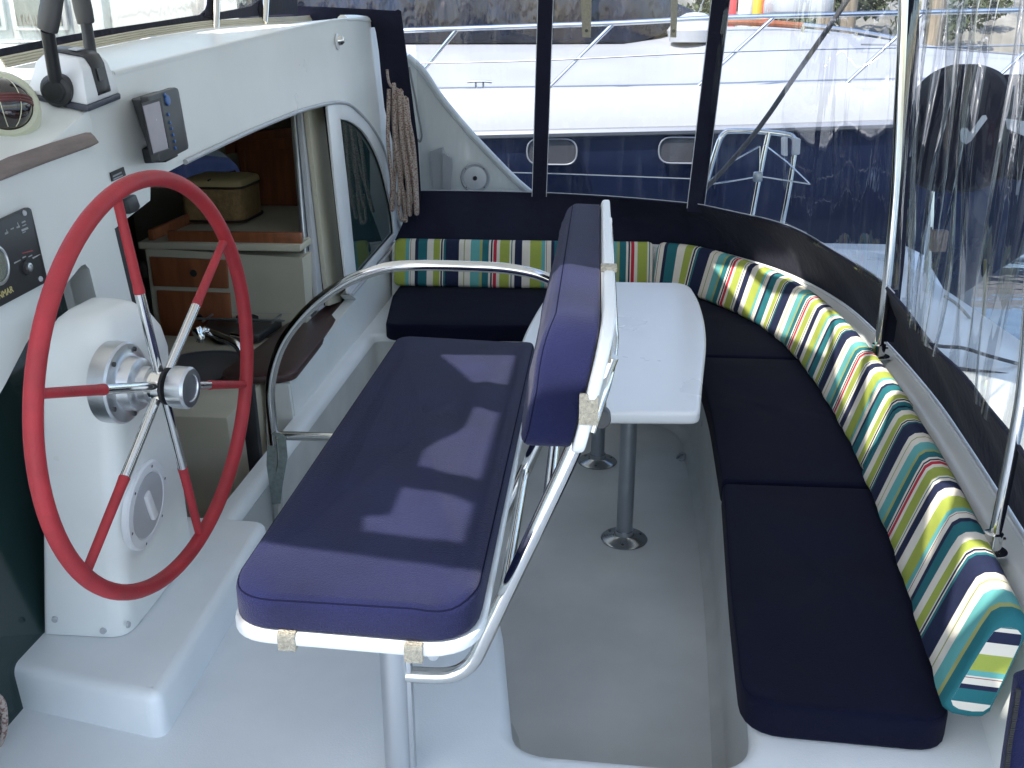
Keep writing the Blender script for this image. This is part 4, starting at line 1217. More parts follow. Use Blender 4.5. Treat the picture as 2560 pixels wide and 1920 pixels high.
botc = at_frac([V((p.x, p.y, 0.652)) for p in off_path(coam_f, 0.13)] + [V((0.93, 1.45, 0.62))], NS)
rows = []
for k in range(9):
    u = k / 8
    row = []
    for i in range(NS):
        p = botc[i].lerp(topc[i], u)
        s = i / NS
        bul = 0.018 * math.sin(u * math.pi) + 0.006 * math.sin(s * 60 + u * 2) * math.sin(u * math.pi)
        t = (topc[min(i + 1, NS - 1)] - topc[max(i - 1, 0)]).normalized()
        row.append(p + V((-t.y, t.x, 0)) * bul)
    rows.append(row)
skm = finish('canvas_skirt', thicken(grid(rows), 0.004), CANVAS, enc, ang=70)
finish('skirt_hem', tube([p + V((0, 0, 0.002)) for p in topc], 0.006, 6), CANVAS, skm)
# white bolt-rope track on the coaming under the skirt
trk = [V((p.x, p.y, 0.655)) for p in off_path(coam_f, 0.108)]
finish('bolt_rope_track', tube(trk, 0.006, 6), WHITEP, enc)
for k in (8, 16, 23, 30, 34, 39, 44, 49, 54):
    if k < len(trk):
        finish('track_stud', lathe([(0.006, 0), (0.005, 0.008), (0, 0.010)], trk[k] + V((0.035, 0.01, 0.045)), (-1, -0.3, 0.3), 10), STEEL, enc)
# upright lines of the enclosure: bottom on the skirt, top under the bimini
LEAN = {0: (0.0, -0.02), 1: (0.03, -0.02), 2: (0.07, -0.01), 3: (-0.06, -0.03), 4: (-0.05, 0.0)}
def nearest(px):
    q = V(px)
    return min(range(NS), key=lambda i: (topc[i] - q).length)
def station(i, ln):
    a = topc[i]
    return a, a + V((ln[0], ln[1], 1.22))
i1, i2, i3, i4 = nearest(V((-0.303, 5.356, 0.900))), nearest(V((0.494, 5.032, 0.900))), nearest(V((0.985, 3.188, 0.900))), nearest(V((0.898, 2.041, 0.900)))
def ribbon(pa, pb, w, m, name, nrm, th=0.004, seg=10, sway=0.0):
    rows = []
    side = (pb - pa).normalized().cross(nrm).normalized()
    for k in range(seg + 1):
        u = k / seg
        c = pa.lerp(pb, u) + nrm * (sway * math.sin(u * 5))
        rows.append([c - side * w / 2, c, c + side * w / 2])
    return finish(name, thicken(grid(rows), th), m, enc, ang=60)
def pane(ia, ib, la, lb, m, name='clear_pane', wob=0.004, n=12, inset=0.0, folds=(), cols=0):
    rows = []
    cnt = cols or max(8, (ib - ia))
    jj = cnt / max(8, (ib - ia))
    for k in range(n + 1):
        u = k / n
        row = []
        for j in range(cnt + 1):
            f = ia + (ib - ia) * j / cnt
            i0 = int(f)
            fr_ = f - i0
            a = topc[i0].lerp(topc[min(i0 + 1, NS - 1)], fr_)
            ln = (la[0] + (lb[0] - la[0]) * j / cnt, la[1] + (lb[1] - la[1]) * j / cnt)
            t = (topc[min(i0 + 1, NS - 1)] - topc[max(i0 - 1, 0)]).normalized()
            nn = V((-t.y, t.x, 0))
            p = a + V((ln[0] * u, ln[1] * u, 1.22 * u - 0.01))
            jq = j / jj
            fo = 0.0
            for fc0, fsl, fw_, fh in folds:
                q = j / cnt - fc0 - fsl * (u - 0.3) - 0.012 * math.sin(u * 9 + fc0 * 40)
                fo += fh * math.exp(-(q / fw_) ** 2) * (0.6 + 0.4 * math.sin(u * 5 + fc0 * 30))
            row.append(p + nn * (inset + fo + wob * (math.sin(jq * 1.3 + u * 3) * 0.6 + math.sin(jq * 0.55 + u * 7 + 1) + 0.5 * math.sin(jq * 2.9 - u * 2))))
        rows.append(row)
    return finish(name, grid(rows), m, enc, ang=180)
pane(1, i1, LEAN[0], LEAN[1], VINYL, wob=0.003)
pane(i1, i2, LEAN[1], LEAN[2], VINYL, wob=0.003)
pane(i2, i3, LEAN[2], LEAN[3], VINYL, wob=0.006)
pane(i3, NS - 2, LEAN[3], LEAN[4], VINYLW, wob=0.010, n=44, cols=150, folds=((0.06, 0.02, 0.008, 0.02), (0.11, -0.03, 0.010, -0.02), (0.19, 0.05, 0.012, 0.03), (0.27, 0.08, 0.007, -0.018), (0.33, -0.04, 0.012, 0.026), (0.38, 0.10, 0.008, 0.018), (0.47, 0.06, 0.010, -0.02), (0.60, 0.03, 0.02, 0.02), (0.75, -0.08, 0.012, 0.02)))
NIN = V((0, -1, 0))
for i, ln, w in ((i1, LEAN[1], 0.078), (i2, LEAN[2], 0.086)):
    a, b = station(i, ln)
    st_ = ribbon(a + V((0, -0.012, -0.03)), b + V((0, -0.012, 0)), w, CANVAS, 'canvas_strip', NIN)
    for q in (-1, 1):
        finish('strip_seam', tube([a + V((q * w * 0.5, -0.017, -0.01)), b + V((q * w * 0.5, -0.017, 0))], 0.002, 5), PALEPR, st_)
# edge strip next to the aft pole, sewn to the wrinkled panel
es = [V(p) for p in [V((0.955, 3.340, 1.865)), V((0.982, 3.340, 1.649)), V((0.995, 3.340, 1.451)), V((1.005, 3.340, 1.275)), V((1.018, 3.340, 1.123)), V((1.024, 3.340, 0.982)), V((1.027, 3.340, 0.837)), V((1.025, 3.340, 0.705))]]
finish('edge_strip', thicken(grid([[p + V((-0.022, 0.012, 0)), p + V((0.022, 0.012, 0))] for p in es]), 0.005), CANVAS, enc)
# zip and snap hem lines along the window bottoms
finish('window_hem', tube([p + V((0, -0.006, 0.012)) for p in topc[2:i3]], 0.0022, 5), PALEPR, enc)
# canvas corner beside the bulkhead: upright band and the top band
lb = [V((-1.171, 5.300, 1.783)), V((-1.038, 5.300, 1.840)), V((-1.023, 5.300, 1.832)), V((-1.000, 5.300, 1.604)), V((-0.956, 5.300, 1.164)), V((-0.949, 5.300, 0.903)), V((-0.999, 5.300, 0.642)), V((-1.033, 5.300, 0.642)), V((-1.030, 5.300, 0.719)), V((-1.041, 5.300, 0.846)), V((-1.066, 5.300, 0.996)), V((-1.098, 5.300, 1.191)), V((-1.131, 5.300, 1.354)), V((-1.140, 5.300, 1.488)), V((-1.148, 5.300, 1.638)), V((-1.159, 5.300, 1.729))]
finish('corner_band', prism(lb, (0, 0.008, 0)), CANVAS, enc)
tbd = [V((-1.711, 5.310, 1.891)), V((-1.713, 5.310, 1.862)), V((-1.427, 5.310, 1.853)), V((-1.185, 5.310, 1.841)), V((-1.025, 5.310, 1.832)), V((-1.043, 5.310, 1.751)), V((-1.145, 5.310, 1.756)), V((-1.213, 5.310, 1.751)), V((-1.459, 5.310, 1.738)), V((-1.582, 5.310, 1.752)), V((-1.742, 5.310, 1.756))]
finish('top_band', prism(tbd, (0, 0.008, 0)), CANVAS, enc)
# folded door curtain with a zip at the right edge of the picture
fc = [V((0.585, 1.150, 0.885)), V((0.587, 1.150, 0.840)), V((0.589, 1.150, 0.794)), V((0.591, 1.150, 0.748)), V((0.594, 1.150, 0.700)), V((0.692, 1.150, 0.708)), V((0.653, 1.150, 0.918))]
fcn = finish('door_curtain', prism(fc, (0, 0.03, 0), bev=0.006), NAVY, enc)
zp = spline([V((0.584, 1.148, 0.879)), V((0.586, 1.148, 0.839)), V((0.587, 1.148, 0.794)), V((0.590, 1.148, 0.749)), V((0.592, 1.148, 0.702))], 6)
for k in range(0, len(zp) - 1):
    for u in (0.15, 0.65):
        q = zp[k].lerp(zp[k + 1], u)
        finish('zip_tooth', box(q + V((-0.002, 0, 0)), (0.006, 0.004, 0.0028)), RUB, fcn)

# ---- stainless bimini poles
def pole(label, path, r, foot):
    t = thing('bimini_pole', label, 'pole', foot, 'stainless bimini poles')
    finish('pole_tube', tube(spline(path, 5), r, 16), STEEL, t)
    finish('foot_socket', lathe([(r * 2.6, 0.0), (r * 2.6, 0.004), (r * 1.5, 0.007), (r * 1.5, 0.045), (r * 1.02, 0.048)], V(foot) + V((0, 0, -0.004)), (0, 0, 1), 24), STEEL, t)
    finish('pin', tube([V(foot) + V((-r * 2.1, -0.004, 0.026)), V(foot) + V((r * 2.1, 0.004, 0.026))], 0.004, 8), STEEL, t)
pole('stainless bimini pole rising from the coaming between the far curved cushion and the wrinkled vinyl', [V((0.993, 3.330, 0.660)), V((0.993, 3.330, 0.740)), V((0.992, 3.330, 0.920)), V((0.986, 3.330, 1.093)), V((0.976, 3.330, 1.276)), V((0.960, 3.330, 1.466)), V((0.945, 3.330, 1.649)), V((0.931, 3.330, 1.811)), V((0.916, 3.330, 1.969))], 0.0155, V((0.993, 3.330, 0.660)))
pole('stainless bimini pole at the right edge beside the nearest striped cushion', [V((0.873, 1.950, 0.658)), V((0.875, 1.950, 0.700)), V((0.878, 1.950, 0.810)), V((0.879, 1.950, 0.936)), V((0.877, 1.950, 1.028)), V((0.865, 1.950, 1.164)), V((0.842, 1.950, 1.349)), V((0.812, 1.950, 1.564)), V((0.782, 1.950, 1.765))], 0.0128, V((0.873, 1.950, 0.658)))

# ---- two webbing straps hanging down in front of the far window
for nm, (xa, xb, xc, xd, yb), side in (('left', (1254, 1276, 1275, 1257, 81), ''), ('right', (1449, 1463, 1459, 1448, 81), '')):
    pts = ([V((-0.110, 5.220, 2.007)), V((-0.048, 5.220, 2.006)), V((-0.047, 5.220, 1.704)), V((-0.089, 5.220, 1.704))], [V((0.338, 5.220, 2.004)), V((0.376, 5.220, 2.004)), V((0.379, 5.220, 1.704)), V((0.349, 5.220, 1.704))])[0 if nm == 'left' else 1]
    t = thing('webbing_strap', 'tan webbing strap with a snap hole hanging at the window, ' + ('the left one' if nm == 'left' else 'the right one'), 'strap', pts[2], 'tan straps hanging at the window')
    finish('webbing', prism(pts, (0, 0.003, 0)), TANWEB, t)
    mid = V(V((-0.069, 5.217, 1.736))) if nm == 'left' else V(V((0.364, 5.217, 1.734)))
    finish('snap_hole', lathe([(0.008, 0), (0.007, 0.002), (0, 0.002)], mid, (0, -1, 0), 14), GROMMET, t)

# ---- white side wing outside the window with speaker and bracket
wg = [V((-1.099, 5.600, 1.658)), V((-1.054, 5.600, 1.605)), V((-1.017, 5.600, 1.574)), V((-0.974, 5.600, 1.533)), V((-0.924, 5.600, 1.465)), V((-0.872, 5.600, 1.386)), V((-0.793, 5.600, 1.292)), V((-0.711, 5.600, 1.197)), V((-0.597, 5.600, 1.070)), V((-0.476, 5.600, 0.958)), V((-0.360, 5.600, 0.860)), V((-0.293, 5.600, 0.782)), V((-0.289, 5.600, 0.486)), V((-1.123, 5.600, 0.471))]
wing = thing('side_wing', 'white curved cabin side wing outside the far left window', 'wing', (-0.9, 5.6, 0.5))
finish('moulding', prism(wg, (0, 0.09, 0), bev=0.02, seg=3), GEL, wing, ang=50)
finish('rolled_edge', tube(spline([V((-1.054, 5.600, 1.605)), V((-0.974, 5.600, 1.533)), V((-0.872, 5.600, 1.386)), V((-0.711, 5.600, 1.197)), V((-0.476, 5.600, 0.958)), V((-0.360, 5.600, 0.860))], 5), 0.020, 10), GEL, wing)
sc_ = V(V((-0.685, 5.595, 0.951)))
t = thing('loudspeaker', 'round grey white loudspeaker set in the white side wing', 'speaker', sc_)
finish('rim', lathe([(0.0, 0), (0.083, 0), (0.085, 0.006), (0.078, 0.014), (0.070, 0.012)], sc_, (0, -1, 0), 40), GREYP, t)
finish('grille', lathe([(0.072, 0.010), (0.050, 0.016), (0.014, 0.018)], sc_, (0, -1, 0), 40), WHITEP, t)
finish('centre_plug', lathe([(0.013, 0.012), (0.013, 0.022), (0.008, 0.023), (0.007, 0.019), (0, 0.019)], sc_, (0, -1, 0), 20), RUB, t)
for k in range(4):
    a = k * math.pi / 2 + 0.8
    finish('screw', lathe([(0.005, 0.012), (0, 0.016)], sc_ + V((0.074 * math.cos(a), 0, 0.074 * math.sin(a))), (0, -1, 0), 8), DARKG, t)
w0 = [V(p) for p in [V((-0.936, 5.595, 1.101)), V((-0.864, 5.595, 1.122)), V((-0.860, 5.595, 0.868)), V((-0.919, 5.595, 0.867))]]
bm = bmesh.new()
add_prism(bm, w0, (0, -0.05, 0))
add_prism(bm, [V((-0.859, 5.520, 1.097)), V((-0.807, 5.520, 1.065)), V((-0.814, 5.520, 0.880)), V((-0.864, 5.520, 0.879))], (0, 0.03, 0))
single('wedge_bracket', bm, GREYP, 'grey wedge shaped bracket on the white wing left of the loudspeaker', 'bracket')
single('hanging_line', tube(spline([V((-1.018, 5.450, 1.554)), V((-1.005, 5.450, 1.482)), V((-0.997, 5.450, 1.435)), V((-0.988, 5.450, 1.386)), V((-0.978, 5.450, 1.314)), V((-0.965, 5.450, 1.240)), V((-0.961, 5.450, 1.191)), V((-0.972, 5.450, 1.163)), V((-0.985, 5.450, 1.178))], 5), 0.006, 8), GREYROPE,
       'thin grey line looped down beside the navy corner band', 'line')

# ---- coiled rope hanging by the door
strands = []
tops = [V((-1.073, 5.160, 1.455)), V((-1.061, 5.160, 1.473)), V((-1.046, 5.160, 1.476)), V((-1.032, 5.160, 1.460)), V((-1.021, 5.160, 1.442)), V((-1.007, 5.160, 1.423)), V((-0.998, 5.160, 1.410))]
bots = [V((-1.085, 5.160, 0.838)), V((-1.032, 5.160, 0.784)), V((-1.043, 5.160, 0.868)), V((-0.998, 5.160, 0.879)), V((-0.990, 5.160, 0.815)), V((-0.967, 5.160, 0.840)), V((-0.953, 5.160, 0.820))]
path = []
tops, bots = [V(p) for p in tops], [V(p) for p in bots]
mids = [V(p) for p in [V((-1.087, 5.150, 1.206)), V((-1.070, 5.150, 1.206)), V((-1.050, 5.150, 1.206)), V((-1.033, 5.150, 1.206)), V((-1.014, 5.150, 1.206)), V((-0.996, 5.150, 1.206)), V((-0.982, 5.150, 1.206))]]
for k in range(7):
    dn = [tops[k], tops[k].lerp(mids[k], 0.35) + V((0.01 * (k % 2), 0, 0)), mids[k], mids[k].lerp(bots[k], 0.6) + V((0.008 * ((k + 1) % 2), 0.01 * math.sin(k), 0))]
    lo = bots[k]
    k2 = min(k + 1, 6)
    upm = mids[k].lerp(mids[k2], 0.55) + V((0.024, 0.004, 0))
    if k % 2 == 0:
        path += dn + [lo + V((0, -0.010, 0.015)), lo, lo + V((0.005, 0.012, 0.012))]
        path += [upm.lerp(lo, 0.5) + V((0.006, 0.016, 0)), upm]
    else:
        path += [tops[k] + V((0.022, 0.006, -0.010)), mids[k] + V((0.028, 0.012, 0)), lo + V((0.02, 0.004, 0.03)), lo + V((0.016, 0.014, 0.0)), lo + V((0.012, 0.024, 0.03)), mids[k] + V((0.014, 0.02, 0.02))]
path.append(tops[6])
rp = thing('rope_coil', 'coil of beige flecked rope hanging beside the arched window and navy canvas', 'rope', bots[1])
finish('coil', tube(spline(path, 8), 0.0105, 8), ROPE, rp)
finish('hanging_loop', tube(spline([V((-1.081, 5.170, 1.550)), V((-1.078, 5.170, 1.509)), V((-1.070, 5.170, 1.477)), V((-1.051, 5.170, 1.459)), V((-1.023, 5.170, 1.446)), V((-1.000, 5.170, 1.404)), V((-0.998, 5.170, 1.345)), V((-0.998, 5.170, 1.204))], 5), 0.0075, 7), ROPE, rp)
finish('bight', tube(spline([V((-1.051, 5.160, 0.929)), V((-1.048, 5.160, 0.868)), V((-1.041, 5.160, 0.799)), V((-1.029, 5.160, 0.779)), V((-1.016, 5.160, 0.800)), V((-1.008, 5.160, 0.869)), V((-1.006, 5.160, 0.937))], 5), 0.0085, 7), ROPE, rp)

# ================================================================== SALOON SEEN THROUGH THE DOOR
sal = thing('saloon', 'dim saloon interior behind the door opening with cream lining', 'cabin', (-2.6, 4.0, -0.3))
wl = [V((-2.587, 5.500, 0.860)), V((-2.501, 5.500, 0.954)), V((-2.420, 5.500, 1.007)), V((-2.283, 5.500, 1.065)), V((-2.162, 5.500, 1.108)), V((-2.118, 5.500, 1.090)), V((-2.088, 5.500, 1.065)), V((-2.041, 5.500, 1.021)), V((-2.023, 5.500, 0.980)), V((-2.018, 5.500, 0.920)), V((-2.023, 5.500, 0.862)), V((-2.306, 5.500, 0.859))]
ow = [(-4.6, 5.50, -0.4), (-1.2, 5.50, -0.4), (-1.2, 5.50, 1.60), (-4.6, 5.50, 1.60)]
side = finish('side_lining', prism(ow, (0, 0.06, 0), holes=[wl]), CREAMW, sal)
finish('side_window', prism(wl, (0, 0.006, 0)), mat('cabin_glass', (1, 1, 1), 0.02) if False else VINYL, side)
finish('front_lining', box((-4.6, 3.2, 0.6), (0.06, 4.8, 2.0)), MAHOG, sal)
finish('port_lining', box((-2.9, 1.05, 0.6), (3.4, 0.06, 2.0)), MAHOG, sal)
finish('sole', box((-2.9, 3.3, -0.38), (3.4, 4.5, 0.05)), CHERRY, sal)
finish('ceiling', box((-2.95, 3.3, 1.56), (3.3, 4.5, 0.05)), CREAMW, sal)
finish('side_shelf', box((-3.0, 5.38, 0.90), (3.0, 0.24, 0.04)), CREAMW, sal)
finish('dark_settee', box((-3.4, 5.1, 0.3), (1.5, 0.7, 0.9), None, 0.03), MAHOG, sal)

gal = thing('galley_cabinet', 'white galley cabinet with cherry wood drawers seen through the door', 'cabinet', (-1.6, 4.3, -0.3))
gf = [V(p) for p in [V((-1.921, 4.000, 0.850)), V((-1.221, 4.000, 0.819)), V((-1.199, 4.000, 0.252)), V((-1.919, 4.000, 0.230))]]
gf = [V((min(p.x, -1.235), p.y, p.z)) for p in gf]
finish('carcass', prism(gf, (0, 0.95, 0)), CREAMW, gal)
ct = [V(p) for p in [V((-1.921, 4.000, 0.850)), V((-1.865, 4.000, 0.869)), V((-1.219, 4.000, 0.839))]]
zc = ct[0].z
finish('worktop', prism([(ct[0].x - 0.02, 3.98, zc), (-1.235, 3.98, zc), (-1.235, 4.98, zc), (ct[0].x - 0.10, 4.98, zc)], (0, 0, 0.03), bev=0.005), CREAMW, gal)
finish('front_fiddle', box(((ct[0].x - 1.235) / 2 + 0.05, 4.02, zc + 0.05), (-1.235 - ct[0].x - 0.10, 0.025, 0.05), None, 0.006), CHERRY, gal)
finish('side_fiddle', box((ct[0].x + 0.02, 4.45, zc + 0.05), (0.025, 0.86, 0.05), None, 0.006), CHERRY, gal)
for pts in ([V((-1.902, 3.985, 0.815)), V((-1.562, 3.985, 0.806)), V((-1.568, 3.985, 0.682)), V((-1.900, 3.985, 0.687))], [V((-1.890, 3.985, 0.667)), V((-1.564, 3.985, 0.661)), V((-1.570, 3.985, 0.461)), V((-1.890, 3.985, 0.414))]):
    dr_ = finish('drawer', prism(pts, (0, 0.02, 0), bev=0.004), CHERRY, gal)
    c = sum((V(p) for p in pts), V()) / 4
    finish('finger_hole', lathe([(0.016, 0), (0.014, 0.003), (0, 0.003)], c + V((0.02, -0.001, 0)), (0, -1, 0), 16), RUB, dr_)
lk = thing('wood_locker', 'cherry wood locker with a framed door behind the galley worktop', 'locker', V((-1.712, 5.000, 0.775)))
finish('locker_body', prism([V((-1.858, 5.020, 1.205)), V((-1.534, 5.020, 1.237)), V((-1.519, 5.020, 0.770)), V((-1.827, 5.020, 0.772))], (0, 0.3, 0)), CHERRY, lk)
finish('door_frame', prism([V((-1.844, 5.000, 1.200)), V((-1.528, 5.000, 1.232)), V((-1.513, 5.000, 0.778)), V((-1.817, 5.000, 0.781))], (0, 0.02, 0), holes=[[V((-1.812, 5.000, 1.154)), V((-1.562, 5.000, 1.170)), V((-1.547, 5.000, 0.814)), V((-1.793, 5.000, 0.821))]], bev=0.003), CHERRY, lk)
finish('cornice', prism([V((-1.852, 4.980, 1.243)), V((-1.519, 4.980, 1.273)), V((-1.520, 4.980, 1.227)), V((-1.851, 4.980, 1.199))], (0, 0.05, 0), bev=0.004), CHERRY, lk)
finish('side_cubby', prism([V((-1.928, 5.050, 1.204)), V((-1.873, 5.050, 1.209)), V((-1.875, 5.050, 1.138)), V((-1.925, 5.050, 1.131))], (0, 0.2, 0)), CHERRY, lk)

zb = zc + 0.032
bx0, bx1 = V((-1.930, 4.450, 0.849))[0], V((-1.633, 4.450, 0.854))[0]
tk = thing('storage_basket', 'tan woven storage box with dark piped lid on the galley worktop', 'basket', ((bx0 + bx1) / 2, 4.55, zb))
bo = round2([(bx0, 4.42), (bx1, 4.42), (bx1, 4.72), (bx0, 4.72)], 0.05, 5)
finish('body', slab(bo, zb, zb + 0.165, rt=0.01, rb=0.01), WICKER, tk)
finish('lid', slab(inset2(bo, -0.004), zb + 0.166, zb + 0.20, rt=0.02, rb=0.004, dome=0.01), mat('tan_lid', (0.46, 0.36, 0.17), 0.75, bump=0.4, bscale=120), tk)
for z in (zb + 0.012, zb + 0.166):
    finish('piping', tube([(x, y, z) for x, y in inset2(bo, -0.005)], 0.006, 6, closed=True), PIPE, tk)
finish('piping', tube([((bx0 + bx1) / 2, 4.42, zb + 0.20), ((bx0 + bx1) / 2 + 0.02, 4.72, zb + 0.206)], 0.005, 6), PIPE, tk)

sk_ = thing('sink_counter', 'low grey white counter with a round dark sink inside the door', 'counter', (-1.5, 3.4, -0.3))
finish('counter_body', box((-1.60, 3.42, 0.08), (0.78, 0.92, 0.84), None, 0.01), CREAMW, sk_)
so = [(p[0], p[1]) for p in [V((-1.558, 3.337, 0.530)), V((-1.679, 3.681, 0.530)), V((-1.568, 3.824, 0.530)), V((-1.437, 3.734, 0.530)), V((-1.286, 3.360, 0.530)), V((-1.264, 3.062, 0.530)), V((-1.391, 3.051, 0.530))]]
sx, sy = V((-1.487, 3.458, 0.510))[0], V((-1.487, 3.458, 0.510))[1]
finish('sink_bowl', lathe([(0.19, 0.006), (0.20, 0.010), (0.185, 0.012), (0.17, 0.004), (0, 0.003)], (sx, sy, 0.50), (0, 0, 1), 36), SINKM, sk_)
fa, fb, fc_ = V(V((-1.542, 3.576, 0.600))), V(V((-1.524, 3.617, 0.600))), V(V((-1.387, 3.563, 0.570)))
fau = thing('galley_tap', 'chrome galley tap reaching over the dark sink behind the wheel', 'tap', fc_ + V((0.03, 0.0, -0.06)))
finish('spout', tube(fillet([fa + V((0, 0, -0.03)), fa + V((0.01, 0, 0.02)), fb, fc_, fc_ + V((0.03, 0, -0.07))], 0.03, 5), 0.016, 12), STEEL, fau)
finish('nozzle', lathe([(0.020, -0.02), (0.022, 0.015), (0.018, 0.03), (0, 0.032)], fa, (-0.3, 0, 1), 18), STEEL, fau)
finish('tap_lever', tube([V(V((-1.467, 3.718, 0.560))), V(V((-1.400, 3.684, 0.560)))], 0.008, 8), STEEL, fau)
stv = thing('hob', 'dark gas hob with wire grates inside the passthrough', 'hob', V((-1.515, 4.200, 0.530)))
hb = [(p[0], p[1]) for p in [V((-1.651, 3.888, 0.550)), V((-1.696, 4.470, 0.550)), V((-1.410, 4.588, 0.550)), V((-1.326, 4.223, 0.550)), V((-1.370, 3.773, 0.550)), V((-1.536, 3.745, 0.550))]]
finish('hob_plate', prism([(x, y, 0.512) for x, y in hb], (0, 0, 0.035), bev=0.004), mat('hob_enamel', (0.03, 0.03, 0.03), 0.3), stv)
hcx, hcy = sum(p[0] for p in hb) / 6, sum(p[1] for p in hb) / 6
for k in range(5):
    y = hcy - 0.22 + 0.11 * k
    finish('grate_bar', tube([(hcx - 0.20, y, 0.572), (hcx + 0.20, y, 0.572)], 0.005, 6), LEGM, stv)
for k in range(3):
    x = hcx - 0.15 + 0.15 * k
    finish('grate_bar', tube([(x, hcy - 0.24, 0.566), (x, hcy + 0.24, 0.566)], 0.005, 6), LEGM, stv)
for q in (-0.11, 0.11):
    finish('burner', lathe([(0.05, 0), (0.05, 0.012), (0.03, 0.02), (0, 0.02)], (hcx, hcy + q, 0.547), (0, 0, 1), 20), RUB, stv)

# ---- coachroof of this boat and the spray hood in front of the helm
rows = []
for x, z in ((-1.56, 1.40), (-1.62, 1.54), (-1.9, 1.63), (-2.6, 1.70), (-3.4, 1.69), (-4.4, 1.60), (-5.2, 1.40), (-5.5, 0.9)):
    rows.append([V((x, y, z - 0.018 * (y - 3.2) ** 2 - (0.5 if abs(y - 3.2) > 2.35 else 0))) for y in (0.75, 0.9, 1.4, 2.0, 2.6, 3.2, 3.8, 4.4, 5.0, 5.45, 5.6)])
struct('coachroof', grid(rows), GEL, ang=60)
hd = thing('spray_hood', 'navy edged spray hood with clear vinyl windows along the coaming top', 'spray hood', (-1.5, 3.0, 1.65))
finish('lower_band', prism([V((-1.513, 1.971, 1.584)), V((-1.515, 1.982, 1.612)), V((-1.519, 2.504, 1.675)), V((-1.521, 2.785, 1.702)), V((-1.522, 3.014, 1.722)), V((-1.524, 3.439, 1.752)), V((-1.526, 3.863, 1.784)), V((-1.527, 3.933, 1.806)), V((-1.527, 4.061, 1.797)), V((-1.529, 4.461, 1.831)), V((-1.534, 4.784, 1.909)), V((-1.535, 5.198, 1.926)), V((-1.528, 5.147, 1.816)), V((-1.527, 4.568, 1.795)), V((-1.525, 3.988, 1.766)), V((-1.522, 3.430, 1.729)), V((-1.520, 3.004, 1.698)), V((-1.519, 2.773, 1.674)), V((-1.517, 2.494, 1.651))], BN * 0.006), CANVAS, hd)
finish('side_band', prism([V((-1.521, 3.886, 1.781)), V((-1.523, 3.942, 1.823)), V((-1.531, 4.015, 1.943)), V((-1.532, 4.126, 1.950)), V((-1.524, 4.061, 1.826)), V((-1.520, 4.017, 1.774))], BN * 0.006), CANVAS, hd)
finish('side_band', prism([V((-1.523, 4.540, 1.822)), V((-1.527, 4.606, 1.882)), V((-1.534, 4.657, 1.981)), V((-1.534, 4.785, 1.988)), V((-1.525, 4.707, 1.846)), V((-1.520, 4.631, 1.769)), V((-1.520, 4.554, 1.768))], BN * 0.006), CANVAS, hd)
finish('clear_pane', prism([V((-1.519, 1.985, 1.603)), V((-1.523, 2.509, 1.667)), V((-1.526, 3.012, 1.714)), V((-1.531, 3.922, 1.782)), V((-1.544, 4.037, 1.978)), V((-1.535, 2.083, 1.848))], BN * -0.002), VINYLD, hd)
finish('clear_pane', prism([V((-1.531, 4.052, 1.792)), V((-1.534, 4.598, 1.827)), V((-1.547, 4.726, 2.024)), V((-1.544, 4.138, 1.985))], BN * -0.002), VINYLD, hd)
for q, pts in enumerate(([V((-1.493, 3.928, 1.732)), V((-1.496, 3.959, 1.790)), V((-1.506, 4.037, 1.944))], [V((-1.495, 4.534, 1.764)), V((-1.498, 4.574, 1.823)), V((-1.509, 4.673, 1.982))])):
    finish('hood_bow', tube(pts, 0.016, 12), STEEL, hd)

# ================================================================== OUTSIDE: OWN STERN
sd_rows = []
for x, z in ((1.13, 0.40), (1.15, 0.53), (1.22, 0.56), (1.6, 0.55), (1.78, 0.52), (1.88, 0.42), (1.95, -0.2), (1.97, -1.0)):
    sd_rows.append([V((x - 0.03 * (y - 3) ** 2 * 0.3, y, z)) for y in (1.0, 2.0, 3.0, 4.0, 4.8, 5.4, 5.7)])
struct('aft_deck', grid(sd_rows), GEL, ang=60)
rows = []
for y, z in ((5.30, 0.40), (5.75, 0.52), (6.15, 0.50), (6.28, 0.40), (6.34, -0.4), (6.34, -1.1)):
    rows.append([V((x, y, z)) for x in (-5.0, -3.0, -1.2, 0.0, 0.8, 1.5, 1.9)])
struct('side_deck', grid(rows), GEL, ang=60)

pf = thing('pushpit_frame', 'stainless boarding ladder frame with crossed braces outside the corner window', 'ladder frame', V((0.912, 5.850, 0.676)))
finish('side_rail', tube(spline([V((0.632, 5.850, 0.836)), V((0.652, 5.850, 0.943)), V((0.683, 5.850, 1.076)), V((0.706, 5.850, 1.154)), V((0.730, 5.850, 1.188)), V((0.766, 5.850, 1.198)), V((0.923, 5.850, 1.197)), V((1.080, 5.850, 1.180)), V((1.118, 5.850, 1.162)), V((1.132, 5.850, 1.126)), V((1.128, 5.850, 1.001)), V((1.114, 5.850, 0.815)), V((1.097, 5.850, 0.652))], 4), 0.016, 12), STEEL, pf)
finish('centre_rail', tube([V((0.976, 5.840, 1.193)), V((0.960, 5.840, 1.079)), V((0.938, 5.840, 0.894)), V((0.916, 5.840, 0.678))], 0.015, 12), STEEL, pf)
for pts in ([V((0.629, 5.830, 0.892)), V((0.810, 5.830, 0.921)), V((0.941, 5.830, 0.946)), V((1.234, 5.830, 0.905))], [V((0.629, 5.830, 0.887)), V((0.776, 5.830, 1.026)), V((0.929, 5.830, 1.116))], [V((0.952, 5.830, 1.127)), V((1.091, 5.830, 1.029)), V((1.228, 5.830, 0.910))], [V((0.929, 5.830, 1.116)), V((0.940, 5.830, 0.949))]):
    finish('brace', tube(pts, 0.0045, 7), STEEL, pf)
finish('clamp', box(V(V((0.933, 5.830, 0.944))), (0.05, 0.05, 0.055), None, 0.008), LEGM, pf)
